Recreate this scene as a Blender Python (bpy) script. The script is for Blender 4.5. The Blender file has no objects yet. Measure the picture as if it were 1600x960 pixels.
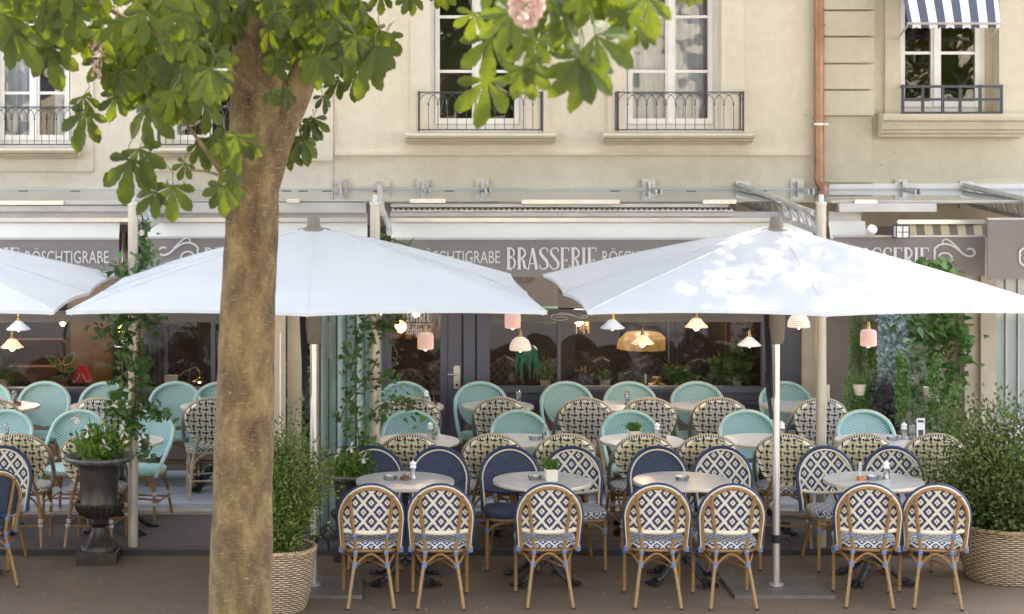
import bpy, math, random
from mathutils import Vector, Matrix
random.seed(7)
R = math.radians
PI = math.pi
sc = bpy.context.scene
col = sc.collection
F, VX, VY, H = 2950.0, 575.0, 205.0, 3.36      # focal length in photo pixels, vanishing point, eye height

# ---------------------------------------------------------------- camera
cd = bpy.data.cameras.new('camera'); cam = bpy.data.objects.new('camera', cd); col.objects.link(cam)
cam.location = (0, 0, H); cam.rotation_euler = (R(90), 0, 0)
cd.sensor_width = 36; cd.lens = 36*F/1600
cd.shift_x = (800-VX)/1600; cd.shift_y = -(480-VY)/1600
cd.clip_start = 0.1; cd.clip_end = 600
cd.dof.use_dof = True; cd.dof.focus_distance = 13.9; cd.dof.aperture_fstop = 3.2
sc.camera = cam
# ---------------------------------------------------------------- world, sun, exposure
SUN_EL, SUN_AZ = 62.0, 22.0        # sun stands behind the houses, slightly to the right
w = bpy.data.worlds.new('World'); sc.world = w; w.use_nodes = True
nt = w.node_tree; nt.nodes.clear()
sky = nt.nodes.new('ShaderNodeTexSky'); sky.sky_type = 'NISHITA'; sky.sun_disc = False
sky.sun_elevation = R(SUN_EL); sky.sun_rotation = R(SUN_AZ); sky.dust_density = 3.0; sky.air_density = 1.0
hs = nt.nodes.new('ShaderNodeHueSaturation'); hs.inputs['Saturation'].default_value = 0.50
bgn = nt.nodes.new('ShaderNodeBackground'); bgn.inputs['Strength'].default_value = 0.15
wo = nt.nodes.new('ShaderNodeOutputWorld')
nt.links.new(sky.outputs[0], hs.inputs['Color']); nt.links.new(hs.outputs[0], bgn.inputs['Color']); nt.links.new(bgn.outputs[0], wo.inputs[0])
sl = bpy.data.lights.new('sun', 'SUN'); sl.energy = 2.4; sl.angle = R(0.9); sl.color = (1.0, .93, .80)
so = bpy.data.objects.new('sun', sl); col.objects.link(so)
sdir = Vector((math.sin(R(SUN_AZ))*math.cos(R(SUN_EL)), math.cos(R(SUN_AZ))*math.cos(R(SUN_EL)), math.sin(R(SUN_EL))))
so.rotation_euler = sdir.to_track_quat('Z', 'Y').to_euler(); so.location = sdir*60
vs = sc.view_settings; sc.display_settings.display_device = 'sRGB'
vs.view_transform = 'Standard'; vs.look = 'None'; vs.gamma = 1; vs.exposure = 3.0; vs.use_curve_mapping = False
sc.cycles.max_bounces = 8; sc.cycles.diffuse_bounces = 4; sc.cycles.glossy_bounces = 3; sc.cycles.transmission_bounces = 5
sc.cycles.transparent_max_bounces = 24; sc.cycles.caustics_reflective = False; sc.cycles.caustics_refractive = False
sc.cycles.sample_clamp_indirect = 6

# ---------------------------------------------------------------- photo pixel + scale (px per metre) -> place
def X(px, s): return (px-VX)/s
def Z(py, s): return H-(py-VY)/s
def Yd(s): return F/s
WS = 163.0; WY = F/WS             # the shopfront / facade plane
def WX(px): return X(px, WS)
def WZ(py): return Z(py, WS)

# ---------------------------------------------------------------- mesh collector
class MB:
    def __init__(s): s.v = []; s.f = []; s.uv = []; s.mi = []; s.cur = 0
    def face(s, idx, uv=None):
        s.f.append(tuple(idx)); s.uv.append(uv); s.mi.append(s.cur)
    def box(s, x0, x1, y0, y1, z0, z1):
        b = len(s.v)
        s.v += [(x0,y0,z0),(x1,y0,z0),(x1,y1,z0),(x0,y1,z0),(x0,y0,z1),(x1,y0,z1),(x1,y1,z1),(x0,y1,z1)]
        for q in ((0,3,2,1),(4,5,6,7),(0,1,5,4),(1,2,6,5),(2,3,7,6),(3,0,4,7)): s.face([b+i for i in q])
        return s
    def bbox(s, x0, x1, y0, y1, z0, z1, c=.006):
        """box whose long edges are chamfered"""
        pts = [(x0+c,z0),(x1-c,z0),(x1,z0+c),(x1,z1-c),(x1-c,z1),(x0+c,z1),(x0,z1-c),(x0,z0+c)]
        return s.prism(pts, y0, y1)
    def prism(s, pts, y0, y1, m=None):
        """polygon in the XZ plane extruded along y"""
        b = len(s.v); n = len(pts)
        for y in (y0, y1):
            for p in pts:
                q = Vector((p[0], y, p[1]))
                if m: q = m @ q
                s.v.append(tuple(q))
        s.face([b+i for i in range(n)]); s.face([b+n+i for i in reversed(range(n))])
        for i in range(n):
            j = (i+1) % n; s.face([b+j, b+i, b+n+i, b+n+j])
        return s
    def xprism(s, pts, x0, x1):
        """polygon in the YZ plane extruded along x"""
        b = len(s.v); n = len(pts)
        for x in (x0, x1):
            for p in pts: s.v.append((x, p[0], p[1]))
        s.face([b+i for i in range(n)]); s.face([b+n+i for i in reversed(range(n))])
        for i in range(n):
            j = (i+1) % n; s.face([b+i, b+j, b+n+j, b+n+i][::-1])
        return s
    def tube(s, path, r, seg=8, closed=False, cap=True, flat=1.0, up=None):
        P = [Vector(p) for p in path]; n = len(P)
        rr = r if isinstance(r, (list, tuple)) else [r]*n
        b = len(s.v); prev = None
        L = 0
        Ls = []
        for i in range(n):
            if i: L += (P[i]-P[i-1]).length
            Ls.append(L)
        for i in range(n):
            if closed: t = P[(i+1) % n]-P[(i-1) % n]
            elif i == 0: t = P[1]-P[0]
            elif i == n-1: t = P[-1]-P[-2]
            else: t = (P[i+1]-P[i]).normalized()+(P[i]-P[i-1]).normalized()
            if t.length < 1e-9: t = Vector((0,0,1))
            t.normalize()
            if prev is None:
                a = Vector(up) if up else (Vector((0,0,1)) if abs(t.z) < .9 else Vector((0,1,0)))
                u = (a - t*a.dot(t)).normalized()
            else:
                u = prev - t*prev.dot(t)
                u = u.normalized() if u.length > 1e-6 else prev
            prev = u; v = t.cross(u)
            for k in range(seg):
                an = 2*PI*k/seg
                s.v.append(tuple(P[i] + u*(math.cos(an)*rr[i]) + v*(math.sin(an)*rr[i]*flat)))
        m = n if closed else n-1
        for i in range(m):
            a0 = b+i*seg; a1 = b+((i+1) % n)*seg
            for k in range(seg):
                k2 = (k+1) % seg
                l0, l1 = Ls[i], Ls[(i+1) % n]
                s.face([a0+k, a1+k, a1+k2, a0+k2][::-1], [(k/seg,l0),(k/seg,l1),((k+1)/seg,l1),((k+1)/seg,l0)][::-1])
        if cap and not closed:
            s.face([b+k for k in range(seg)]); s.face([b+(n-1)*seg+k for k in reversed(range(seg))])
        return s
    def lathe(s, prof, seg=24, c=(0,0,0), flute=0, fdepth=0, fr=None, cap=True):
        b = len(s.v); n = len(prof)
        for i, (r, z) in enumerate(prof):
            for k in range(seg):
                an = 2*PI*k/seg; q = r
                if flute and fr and fr[0] <= z <= fr[1]: q = r*(1+fdepth*math.cos(flute*an))
                s.v.append((c[0]+q*math.cos(an), c[1]+q*math.sin(an), c[2]+z))
        for i in range(n-1):
            for k in range(seg):
                k2 = (k+1) % seg
                s.face([b+i*seg+k, b+i*seg+k2, b+(i+1)*seg+k2, b+(i+1)*seg+k],
                       [(k/seg, prof[i][1]), ((k+1)/seg, prof[i][1]), ((k+1)/seg, prof[i+1][1]), (k/seg, prof[i+1][1])])
        if cap:
            s.face([b+k for k in reversed(range(seg))]); s.face([b+(n-1)*seg+k for k in range(seg)])
        return s
    def grid(s, fn, nu, nv, uvf=None, flip=False):
        b = len(s.v)
        for j in range(nv+1):
            for i in range(nu+1): s.v.append(tuple(fn(i/nu, j/nv)))
        for j in range(nv):
            for i in range(nu):
                a = b+j*(nu+1)+i; q = [a, a+1, a+nu+2, a+nu+1]
                uv = None
                if uvf: uv = [uvf(i/nu, j/nv), uvf((i+1)/nu, j/nv), uvf((i+1)/nu, (j+1)/nv), uvf(i/nu, (j+1)/nv)]
                if flip: q = q[::-1]; uv = uv[::-1] if uv else None
                s.face(q, uv)
        return s
    def build(s, name, mt, parent=None, smooth=True, loc=None, rot=None):
        me = bpy.data.meshes.new(name); me.from_pydata([tuple(p) for p in s.v], [], s.f)
        for m in (mt if isinstance(mt, (list, tuple)) else [mt]): me.materials.append(m)
        if any(u for u in s.uv):
            ul = me.uv_layers.new(name='UVMap'); k = 0; dat = []
            for f, u in zip(s.f, s.uv):
                for c in range(len(f)):
                    dat += (u[c] if u else (0, 0))
            ul.data.foreach_set('uv', dat)
        me.polygons.foreach_set('material_index', s.mi)
        if smooth:
            me.polygons.foreach_set('use_smooth', [True]*len(s.f))
            me.set_sharp_from_angle(angle=R(38)) if hasattr(me, 'set_sharp_from_angle') else None
        me.update()
        o = bpy.data.objects.new(name, me); col.objects.link(o)
        if parent: o.parent = parent
        if loc: o.location = loc
        if rot: o.rotation_euler = rot
        return o

def tag(o, label=None, cat=None, group=None, kind=None):
    if label: o['label'] = label
    if cat: o['category'] = cat
    if group: o['group'] = group
    if kind: o['kind'] = kind
    return o
def empty(name, loc=(0,0,0), rz=0, label=None, cat=None, group=None):
    o = bpy.data.objects.new(name, None); col.objects.link(o); o.location = loc; o.rotation_euler = (0,0,rz)
    o.empty_display_size = .1
    return tag(o, label, cat, group)
def copy_tree(o, parent=None):
    c = o.copy(); col.objects.link(c); c.parent = parent
    for ch in KIDS.get(o.name, None) or [x for x in o.children]:
        copy_tree(ch, c)
    return c
KIDS = {}
def cat_rom(pts, n=6):
    P = [Vector(p) for p in pts]; P = [P[0]*2-P[1]]+P+[P[-1]*2-P[-2]]; out = []
    for i in range(1, len(P)-2):
        a, b, c, d = P[i-1:i+3]
        for k in range(n):
            t = k/n
            out.append(.5*((2*b)+(c-a)*t+(2*a-5*b+4*c-d)*t*t+(3*b-a-3*c+d)*t**3))
    out.append(P[-2]); return out

# ---------------------------------------------------------------- materials
class G:
    def __init__(s, name):
        s.m = bpy.data.materials.new(name); s.m.use_nodes = True; s.t = s.m.node_tree; s.t.nodes.clear()
        s.out = s.t.nodes.new('ShaderNodeOutputMaterial')
    def n(s, ty, **kw):
        nd = s.t.nodes.new(ty)
        for k, v in kw.items(): setattr(nd, k, v)
        return nd
    def set(s, sock, v):
        if isinstance(v, bpy.types.NodeSocket): s.t.links.new(v, sock)
        elif v is not None:
            if sock.type == 'RGBA' and len(v) == 3: v = (*v, 1)
            sock.default_value = v
    def m_(s, op, a, b=None, c=None):
        nd = s.n('ShaderNodeMath', operation=op)
        for i, q in enumerate((a, b, c)):
            if q is not None: s.set(nd.inputs[i], q)
        return nd.outputs[0]
    def mix(s, f, a, b, blend='MIX'):
        nd = s.n('ShaderNodeMix', data_type='RGBA', blend_type=blend)
        s.set(nd.inputs[0], f); s.set(nd.inputs[6], a); s.set(nd.inputs[7], b); return nd.outputs[2]
    def ramp(s, f, stops):
        nd = s.n('ShaderNodeValToRGB'); s.set(nd.inputs[0], f); e = nd.color_ramp.elements
        while len(e) < len(stops): e.new(.5)
        for q, (p, c) in zip(e, stops): q.position = p; q.color = (*c, 1) if len(c) == 3 else c
        return nd.outputs[0]
    def coord(s, kind='Object', scale=(1,1,1), rot=(0,0,0)):
        tc = s.n('ShaderNodeTexCoord'); mp = s.n('ShaderNodeMapping'); s.t.links.new(tc.outputs[kind], mp.inputs[0])
        mp.inputs['Scale'].default_value = scale; mp.inputs['Rotation'].default_value = rot; return mp.outputs[0]
    def world(s, scale=(1,1,1)):
        g = s.n('ShaderNodeNewGeometry'); mp = s.n('ShaderNodeMapping'); s.t.links.new(g.outputs['Position'], mp.inputs[0])
        mp.inputs['Scale'].default_value = scale; return mp.outputs[0]
    def noise(s, vec, scale=5, detail=4, rough=.55, dist=0):
        nd = s.n('ShaderNodeTexNoise'); s.set(nd.inputs['Vector'], vec); nd.inputs['Scale'].default_value = scale
        nd.inputs['Detail'].default_value = detail; nd.inputs['Roughness'].default_value = rough; nd.inputs['Distortion'].default_value = dist
        return nd.outputs[0]
    def bump(s, h, strength=.3, dist=.01):
        nd = s.n('ShaderNodeBump'); s.set(nd.inputs['Height'], h); nd.inputs['Strength'].default_value = strength
        nd.inputs['Distance'].default_value = dist; return nd.outputs[0]
    def pbr(s, color, rough=.5, metal=0, normal=None, spec=None, emit=None, es=0):
        p = s.n('ShaderNodeBsdfPrincipled'); s.set(p.inputs['Base Color'], color); s.set(p.inputs['Roughness'], rough)
        s.set(p.inputs['Metallic'], metal)
        if normal is not None: s.t.links.new(normal, p.inputs['Normal'])
        if spec is not None: p.inputs['Specular IOR Level'].default_value = spec
        if emit is not None: s.set(p.inputs['Emission Color'], emit); p.inputs['Emission Strength'].default_value = es
        return p.outputs[0]
    def done(s, sh): s.t.links.new(sh, s.out.inputs[0]); return s.m

def simple(name, c, rough=.5, metal=0, var=.12, scale=6, bump=.0, bs=60, spec=None):
    g = G(name); o = g.coord('Object'); nz = g.noise(o, scale, 5)
    f = g.ramp(nz, [(.3, (1-var,)*3), (.7, (1+var,)*3)])
    cc = g.mix(1.0, c, f, 'MULTIPLY')
    nm = g.bump(g.noise(o, bs, 4), bump, .01) if bump else None
    r2 = g.m_('ADD', g.m_('MULTIPLY', g.noise(o, scale*2.3, 3), .2), rough-.1)
    return g.done(g.pbr(cc, r2, metal, nm, spec))

def glow(name, c, st, base=(.8,.8,.8)):
    g = G(name); return g.done(g.pbr(base, .4, 0, emit=c, es=st))

def plaster(name, c, c2):
    g = G(name); w_ = g.world()
    big = g.noise(w_, .55, 6, .6); streak = g.noise(g.world((2.2,1,.25)), 1.6, 5, .6); fine = g.noise(w_, 30, 4, .6)
    f = g.m_('ADD', g.m_('MULTIPLY', big, .65), g.m_('MULTIPLY', streak, .60))
    cc = g.ramp(f, [(.44, c2), (.68, c)])
    cc = g.mix(.28, cc, g.ramp(g.noise(w_, 9, 5, .7), [(.3, tuple(q*.72 for q in c)), (.62, tuple(min(1, q*1.08) for q in c))]))
    cr = g.n('ShaderNodeTexVoronoi', feature='DISTANCE_TO_EDGE'); g.set(cr.inputs['Vector'], g.mix(.12, w_, g.n('ShaderNodeTexNoise').outputs['Color'])); cr.inputs['Scale'].default_value = .8
    nm = g.bump(g.m_('ADD', g.m_('MULTIPLY', big, 3.0), fine), .16, .012)
    return g.done(g.pbr(cc, .86, 0, nm, .25))

M = {}
M['plaster'] = plaster('plaster_cream', (.70,.625,.49), (.595,.525,.40))
M['plaster_olive'] = plaster('plaster_olive', (.60,.54,.405), (.51,.455,.335))
M['plaster_left'] = plaster('plaster_sand', (.68,.615,.50), (.60,.535,.425))
M['stone_sill'] = plaster('sandstone_sill', (.60,.53,.40), (.47,.41,.30))
M['taupe_wall'] = simple('taupe_render', (.25,.205,.17), .85, bump=.15, scale=2)
M['beige_panel'] = simple('beige_joinery', (.50,.42,.31), .6, scale=3)
M['white_paint'] = simple('white_window_paint', (.78,.76,.72), .45, scale=4, var=.05)
M['grey_joinery'] = simple('slate_joinery', (.092,.096,.125), .38, scale=3, var=.1)
M['dark_beam'] = simple('brown_grey_beam', (.14,.128,.118), .4, scale=3, var=.12)
M['black_iron'] = simple('wrought_iron', (.045,.05,.06), .5, scale=20)
M['cast_iron'] = simple('cast_iron', (.028,.028,.03), .45, .3, scale=20, bump=.3)
M['copper'] = simple('aged_copper', (.34,.18,.105), .42, .6, var=.25, scale=5)
M['alu'] = simple('anodised_aluminium', (.60,.58,.55), .32, .75, var=.08, scale=5)
M['alu_matt'] = simple('matt_aluminium', (.50,.49,.47), .5, .3, var=.1, scale=4)
M['galv'] = simple('galvanised_steel', (.50,.50,.49), .42, .6, var=.22, scale=14)
M['post'] = simple('painted_post', (.47,.42,.34), .35, .35, var=.08, scale=5)
M['cream_cassette'] = simple('cream_enamel', (.86,.83,.75), .35, var=.04, scale=2)
M['valance'] = simple('taupe_awning_cloth', (.235,.208,.192), .8, var=.1, scale=3, bump=.1, bs=200)
M['letter'] = simple('pale_print', (.66,.64,.60), .7, var=.03)
M['brass'] = simple('brass', (.62,.42,.16), .28, .9, var=.1)
M['porcelain'] = simple('white_enamel', (.90,.90,.91), .25, var=.03)
M['pot_white'] = simple('cream_ceramic', (.72,.66,.52), .45, var=.05)
M['wood_dish'] = simple('brown_dish', (.19,.085,.045), .5, scale=20)
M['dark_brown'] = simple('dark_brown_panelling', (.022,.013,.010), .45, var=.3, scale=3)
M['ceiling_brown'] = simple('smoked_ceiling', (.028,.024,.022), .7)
M['soil'] = simple('potting_soil', (.03,.02,.014), .95, var=.4, scale=40, bump=.6)
M['red_shade'] = simple('red_lampshade', (.62,.02,.04), .6)
M['jade'] = simple('jade_glaze', (.10,.38,.25), .35, var=.15)
M['rubber'] = simple('black_rubber', (.015,.015,.015), .7)
M['taupe_cloth'] = simple('taupe_cover', (.17,.148,.118), .75, var=.1)
M['purple'] = simple('dark_purple_flowers', (.055,.04,.08), .7, var=.4, scale=50)
M['black_cloth'] = simple('black_cloth', (.012,.013,.02), .8)
M['curtain'] = simple('pale_curtain', (.72,.78,.86), .9, var=.05)
M['grey_curtain'] = simple('grey_curtain', (.16,.17,.20), .9, var=.1)
M['amber'] = glow('amber_glass_lit', (1.0,.50,.12), 5.0, (.7,.4,.1))
M['bulb'] = glow('filament_bulb', (1.0,.62,.28), 12.0)
M['yellow_shade'] = glow('yellow_fabric_shade', (1.0,.55,.14), .03, (.25,.16,.06))
M['ochre'] = simple('ochre_wall', (.42,.24,.07), .8, var=.15)
M['stone_pave'] = simple('pale_concrete', (.36,.33,.29), .85, var=.15, scale=5, bump=.2)
M['path_white'] = simple('pale_panel', (.62,.66,.70), .6)

# asphalt
def asphalt(name, c, c2):
    g = G(name); w_ = g.world()
    big = g.noise(w_, .9, 6, .65); mid = g.noise(g.world((1,2.2,1)), 5, 5, .65); fine = g.noise(w_, 160, 3, .7)
    f = g.m_('ADD', g.m_('MULTIPLY', big, .6), g.m_('MULTIPLY', mid, .4))
    cc = g.ramp(f, [(.34, c2), (.66, c)])
    cc = g.mix(.5, cc, g.ramp(fine, [(.34, tuple(q*.55 for q in c)), (.68, tuple(q*1.55 for q in c))]))
    v = g.n('ShaderNodeTexVoronoi'); g.set(v.inputs['Vector'], w_); v.inputs['Scale'].default_value = 5.5
    sp = g.m_('LESS_THAN', v.outputs['Distance'], .06)
    cc = g.mix(g.m_('MULTIPLY', sp, .7), cc, (.42,.38,.33))
    return g.done(g.pbr(cc, g.ramp(mid, [(.3,(.55,)*3), (.7,(.85,)*3)]), 0, g.bump(fine, .5, .006)))
M['asphalt'] = asphalt('brown_asphalt', (.155,.107,.070), (.10,.069,.045))
M['platform'] = asphalt('purple_grey_asphalt', (.092,.078,.078), (.062,.052,.053))

# deck boards
g = G('blue_grey_deck'); w_ = g.world(); sp = g.n('ShaderNodeSeparateXYZ'); g.set(sp.inputs[0], w_)
fr = g.m_('FRACT', g.m_('MULTIPLY', sp.outputs['Y'], 1/.062)); idn = g.m_('FLOOR', g.m_('MULTIPLY', sp.outputs['Y'], 1/.062))
wn = g.n('ShaderNodeTexWhiteNoise', noise_dimensions='1D'); g.set(wn.inputs['W'], idn)
cc = g.mix(g.noise(g.world((2,30,1)), 4, 5), (.42,.47,.58), (.66,.70,.78))
cc = g.mix(g.m_('MULTIPLY', wn.outputs[0], .4), cc, (.20,.22,.28))
cc = g.mix(g.m_('LESS_THAN', fr, .16), cc, (.03,.03,.04))
M['deck'] = g.done(g.pbr(cc, .65, 0, g.bump(g.m_('GREATER_THAN', fr, .16), .5, .01)))

# marble
g = G('marble_top'); o = g.coord('Object', (1,3.0,1)); nz = g.noise(o, 7, 8, .6, 1.4)
cc = g.ramp(nz, [(.35, (.42,.405,.385)), (.5, (.56,.545,.52)), (.62, (.62,.60,.575))])
M['marble'] = g.done(g.pbr(cc, .28, 0))
M['table_edge'] = simple('brass_edge', (.58,.50,.36), .4, .3)

# glass
def glass(name, tint, refl=1.0, film=0.0, filmc=(.5,.5,.5), wob=0.0):
    g = G(name); tr = g.n('ShaderNodeBsdfTransparent'); g.set(tr.inputs[0], tint)
    gl = g.n('ShaderNodeBsdfGlossy'); gl.inputs['Roughness'].default_value = .012
    if wob:
        nm = g.bump(g.noise(g.world((1,1,1.0)), 1.6, 2), wob, .05); g.t.links.new(nm, gl.inputs['Normal'])
    fz = g.n('ShaderNodeFresnel'); fz.inputs[0].default_value = 1.52
    f = g.m_('MINIMUM', g.m_('MULTIPLY', fz.outputs[0], 2.0*refl), 1.0)
    ms = g.n('ShaderNodeMixShader'); g.set(ms.inputs[0], f); g.t.links.new(tr.outputs[0], ms.inputs[1]); g.t.links.new(gl.outputs[0], ms.inputs[2])
    last = ms.outputs[0]
    if film:
        df = g.n('ShaderNodeBsdfDiffuse'); g.set(df.inputs[0], filmc)
        ff = g.m_('MULTIPLY', g.ramp(g.noise(g.world(), 1.4, 5), [(.3,(.6,)*3), (.7,(1,1,1))]), film)
        m2 = g.n('ShaderNodeMixShader'); g.set(m2.inputs[0], ff); g.t.links.new(last, m2.inputs[1]); g.t.links.new(df.outputs[0], m2.inputs[2]); last = m2.outputs[0]
    return g.done(last)
M['glass'] = glass('shop_glass', (.90,.90,.90), .55, wob=.05)
M['up_glass'] = glass('upper_window_glass', (.86,.89,.90), 1.0, wob=.12)
M['roof_glass'] = glass('dusty_roof_glass', (.93,.95,.94), .5, .14, (.42,.45,.42))
M['screen_glass'] = glass('green_glass_painted_sheen', (.82,.90,.86), 1.8, .50, (.60,.72,.66))  # bright street reflections put into the colour of a pale film
M['clear_glass'] = glass('clear_glassware', (.92,.93,.93), 1.6, .12, (.75,.77,.78))

# bamboo
g = G('bamboo'); tc = g.n('ShaderNodeUVMap'); sx = g.n('ShaderNodeSeparateXYZ'); g.set(sx.inputs[0], tc.outputs[0])
fr = g.m_('FRACT', g.m_('MULTIPLY', sx.outputs['Y'], 1/.115))
oi = g.n('ShaderNodeObjectInfo')
cc = g.mix(g.noise(g.coord('Object', (1,1,.3)), 22, 4), (.20,.105,.030), (.30,.17,.055))
cc = g.mix(g.m_('MULTIPLY', g.m_('LESS_THAN', fr, .045), .85), cc, (.13,.06,.02))
M['bamboo'] = g.done(g.pbr(cc, .38, 0))
M['bamboo_pale'] = simple('pale_cane', (.46,.37,.26), .45, scale=14)
M['navy'] = simple('navy_binding', (.015,.030,.085), .45, var=.15, scale=18)
M['piping'] = simple('cream_piping', (.66,.58,.43), .5, var=.06)
M['teal_edge'] = simple('tan_rattan_edge', (.46,.33,.18), .5)

NAVY = (.012,.024,.075); CREAM = (.68,.62,.49)
def uvs(g):
    u = g.n('ShaderNodeUVMap'); s_ = g.n('ShaderNodeSeparateXYZ'); g.set(s_.inputs[0], u.outputs[0]); return s_.outputs['X'], s_.outputs['Y']
def weave_bump(g, u, v, c=.007, st=.35):
    a = g.m_('SINE', g.m_('MULTIPLY', u, 2*PI/c)); b = g.m_('SINE', g.m_('MULTIPLY', v, 2*PI/c))
    return g.bump(g.m_('MULTIPLY', a, b), st, .003)
def diamond(name, a=CREAM, b=NAVY, dot=NAVY, W=.113, HH=.135, q=.0056):
    g = G(name); u, v = uvs(g)
    uq = g.m_('MULTIPLY', g.m_('FLOOR', g.m_('DIVIDE', u, q)), q); vq = g.m_('MULTIPLY', g.m_('FLOOR', g.m_('DIVIDE', v, q)), q)
    uq = g.m_('ADD', g.m_('MULTIPLY', uq, .75), g.m_('MULTIPLY', u, .25)); vq = g.m_('ADD', g.m_('MULTIPLY', vq, .75), g.m_('MULTIPLY', v, .25))
    p = g.m_('DIVIDE', uq, W); r = g.m_('DIVIDE', vq, HH)
    fa = g.m_('MULTIPLY', g.m_('ABSOLUTE', g.m_('SUBTRACT', g.m_('FRACT', g.m_('ADD', p, r)), .5)), 2)
    fb = g.m_('MULTIPLY', g.m_('ABSOLUTE', g.m_('SUBTRACT', g.m_('FRACT', g.m_('SUBTRACT', p, r)), .5)), 2)
    m = g.m_('MAXIMUM', fa, fb)
    ring = g.m_('MULTIPLY', g.m_('GREATER_THAN', m, .37), g.m_('LESS_THAN', m, .78))
    dt = g.m_('LESS_THAN', m, .13)
    cc = g.mix(ring, a, b); cc = g.mix(dt, cc, dot)
    cc = g.mix(.25, cc, g.ramp(g.noise(g.coord('Object'), 90, 3), [(.3,(.35,)*3),(.7,(1,1,1))]), 'MULTIPLY')
    return g.done(g.pbr(cc, .5, 0, weave_bump(g, u, v)))
M['diamond_back'] = diamond('diamond_weave', dot=(.22,.07,.02))
M['diamond_front'] = diamond('diamond_weave_front', dot=NAVY, b=(.012,.020,.06))
M['seat_weave'] = diamond('seat_weave', a=(.68,.67,.62), b=(.014,.030,.10), W=.085, HH=.10, q=.005)
# navy herringbone
g = G('navy_herringbone'); u, v = uvs(g)
cell = g.m_('SUBTRACT', g.m_('MULTIPLY', g.m_('PINGPONG', g.m_('ADD', u, 5.0), .055), 1.1), v)
st = g.m_('FRACT', g.m_('MULTIPLY', cell, 1/.030)); st2 = g.m_('FRACT', g.m_('MULTIPLY', g.m_('ADD', u, v), 1/.009))
k = g.m_('MULTIPLY', g.m_('LESS_THAN', st, .55), g.m_('LESS_THAN', st2, .42))
cc = g.mix(k, (.010,.018,.05), (.085,.11,.18)); cc = g.mix(g.m_('GREATER_THAN', st, .8), cc, (.012,.018,.045))
M['herring'] = g.done(g.pbr(cc, .5, 0, weave_bump(g, u, v)))
# teal basket weave with small pale gaps, mirrored about the middle
g = G('teal_weave'); u, v = uvs(g); c = .0195
vv = g.m_('ADD', v, g.m_('MULTIPLY', g.m_('ABSOLUTE', u), .55))
fu = g.m_('FRACT', g.m_('DIVIDE', u, c)); row = g.m_('FLOOR', g.m_('DIVIDE', vv, c*.62)); fv = g.m_('FRACT', g.m_('DIVIDE', vv, c*.62))
fu = g.m_('FRACT', g.m_('ADD', g.m_('DIVIDE', u, c), g.m_('MULTIPLY', row, .5)))
k = g.m_('MULTIPLY', g.m_('LESS_THAN', fu, .48), g.m_('LESS_THAN', fv, .50))
cc = g.mix(g.noise(g.coord('Object'), 40, 3), (.15,.38,.385), (.24,.48,.475)); cc = g.mix(k, cc, (.80,.86,.80))
k2 = g.m_('MULTIPLY', g.m_('GREATER_THAN', fu, .86), g.m_('GREATER_THAN', fv, .5)); cc = g.mix(g.m_('MULTIPLY', k2, .35), cc, (.10,.25,.27))
M['teal'] = g.done(g.pbr(cc, .5, 0, weave_bump(g, u, v)))
# teal wrapping on tubes
def wrap(name, a, b, per, duty):
    g = G(name); u, v = uvs(g)
    fr = g.m_('FRACT', g.m_('ADD', g.m_('DIVIDE', v, per), g.m_('MULTIPLY', u, 1.0)))
    cc = g.mix(g.m_('LESS_THAN', fr, duty), a, b)
    return g.done(g.pbr(cc, .5, 0))
M['teal_wrap'] = wrap('teal_wrap', (.27,.52,.51), (.62,.72,.68), .016, .22)
M['navy_stitch'] = wrap('navy_stitch', (.02,.035,.085), (.70,.66,.52), .020, .36)
M['cream_wrap'] = wrap('cream_wrap', (.82,.76,.58), (.012,.02,.045), .058, .24)
# cream crosses on black
def pinwheel(name, a, b, c=.0088):
    g = G(name); u, v = uvs(g)
    iu = g.m_('FLOOR', g.m_('DIVIDE', u, c)); iv = g.m_('FLOOR', g.m_('DIVIDE', v, c))
    tw = g.m_('LESS_THAN', g.m_('FLOORED_MODULO', g.m_('ADD', iu, iv), 4.0), 1.5)
    wp_ = g.m_('LESS_THAN', g.m_('FLOORED_MODULO', iu, 6.0), 1.5); wf = g.m_('LESS_THAN', g.m_('FLOORED_MODULO', iv, 6.0), 1.5)
    kk = g.m_('ADD', g.m_('MULTIPLY', tw, wp_), g.m_('MULTIPLY', g.m_('SUBTRACT', 1.0, tw), wf))
    cc = g.mix(kk, a, b)
    cc = g.mix(.25, cc, g.ramp(g.noise(g.coord('Object'), 60, 3), [(.3,(.45,)*3),(.7,(1,1,1))]), 'MULTIPLY')
    return g.done(g.pbr(cc, .5, 0, weave_bump(g, u, v, .0125)))
M['cross_gold'] = pinwheel('cream_cross_weave', (.66,.59,.37), (.008,.009,.012))
M['cross_grey'] = pinwheel('pale_cross_weave', (.66,.63,.55), (.008,.010,.018))

# wicker
g = G('wicker'); u, v = uvs(g)
row = g.m_('FLOOR', g.m_('DIVIDE', v, .0155)); fv = g.m_('FRACT', g.m_('DIVIDE', v, .0155))
ph = g.m_('SINE', g.m_('MULTIPLY', g.m_('ADD', u, g.m_('MULTIPLY', row, .5/26)), 2*PI*26))
hgt = g.m_('MULTIPLY', g.m_('SINE', g.m_('MULTIPLY', fv, PI)), g.m_('ADD', g.m_('MULTIPLY', ph, .35), .65))
cc = g.ramp(hgt, [(.05,(.04,.022,.012)), (.32,(.30,.21,.12)), (.75,(.60,.47,.31))])
cc = g.mix(.4, cc, g.ramp(g.noise(g.coord('Object'), 14, 4), [(.3,(.5,.42,.36)),(.7,(1.1,1.05,1))]), 'MULTIPLY')
M['wicker'] = g.done(g.pbr(cc, .65, 0, g.bump(hgt, .9, .012)))

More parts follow.
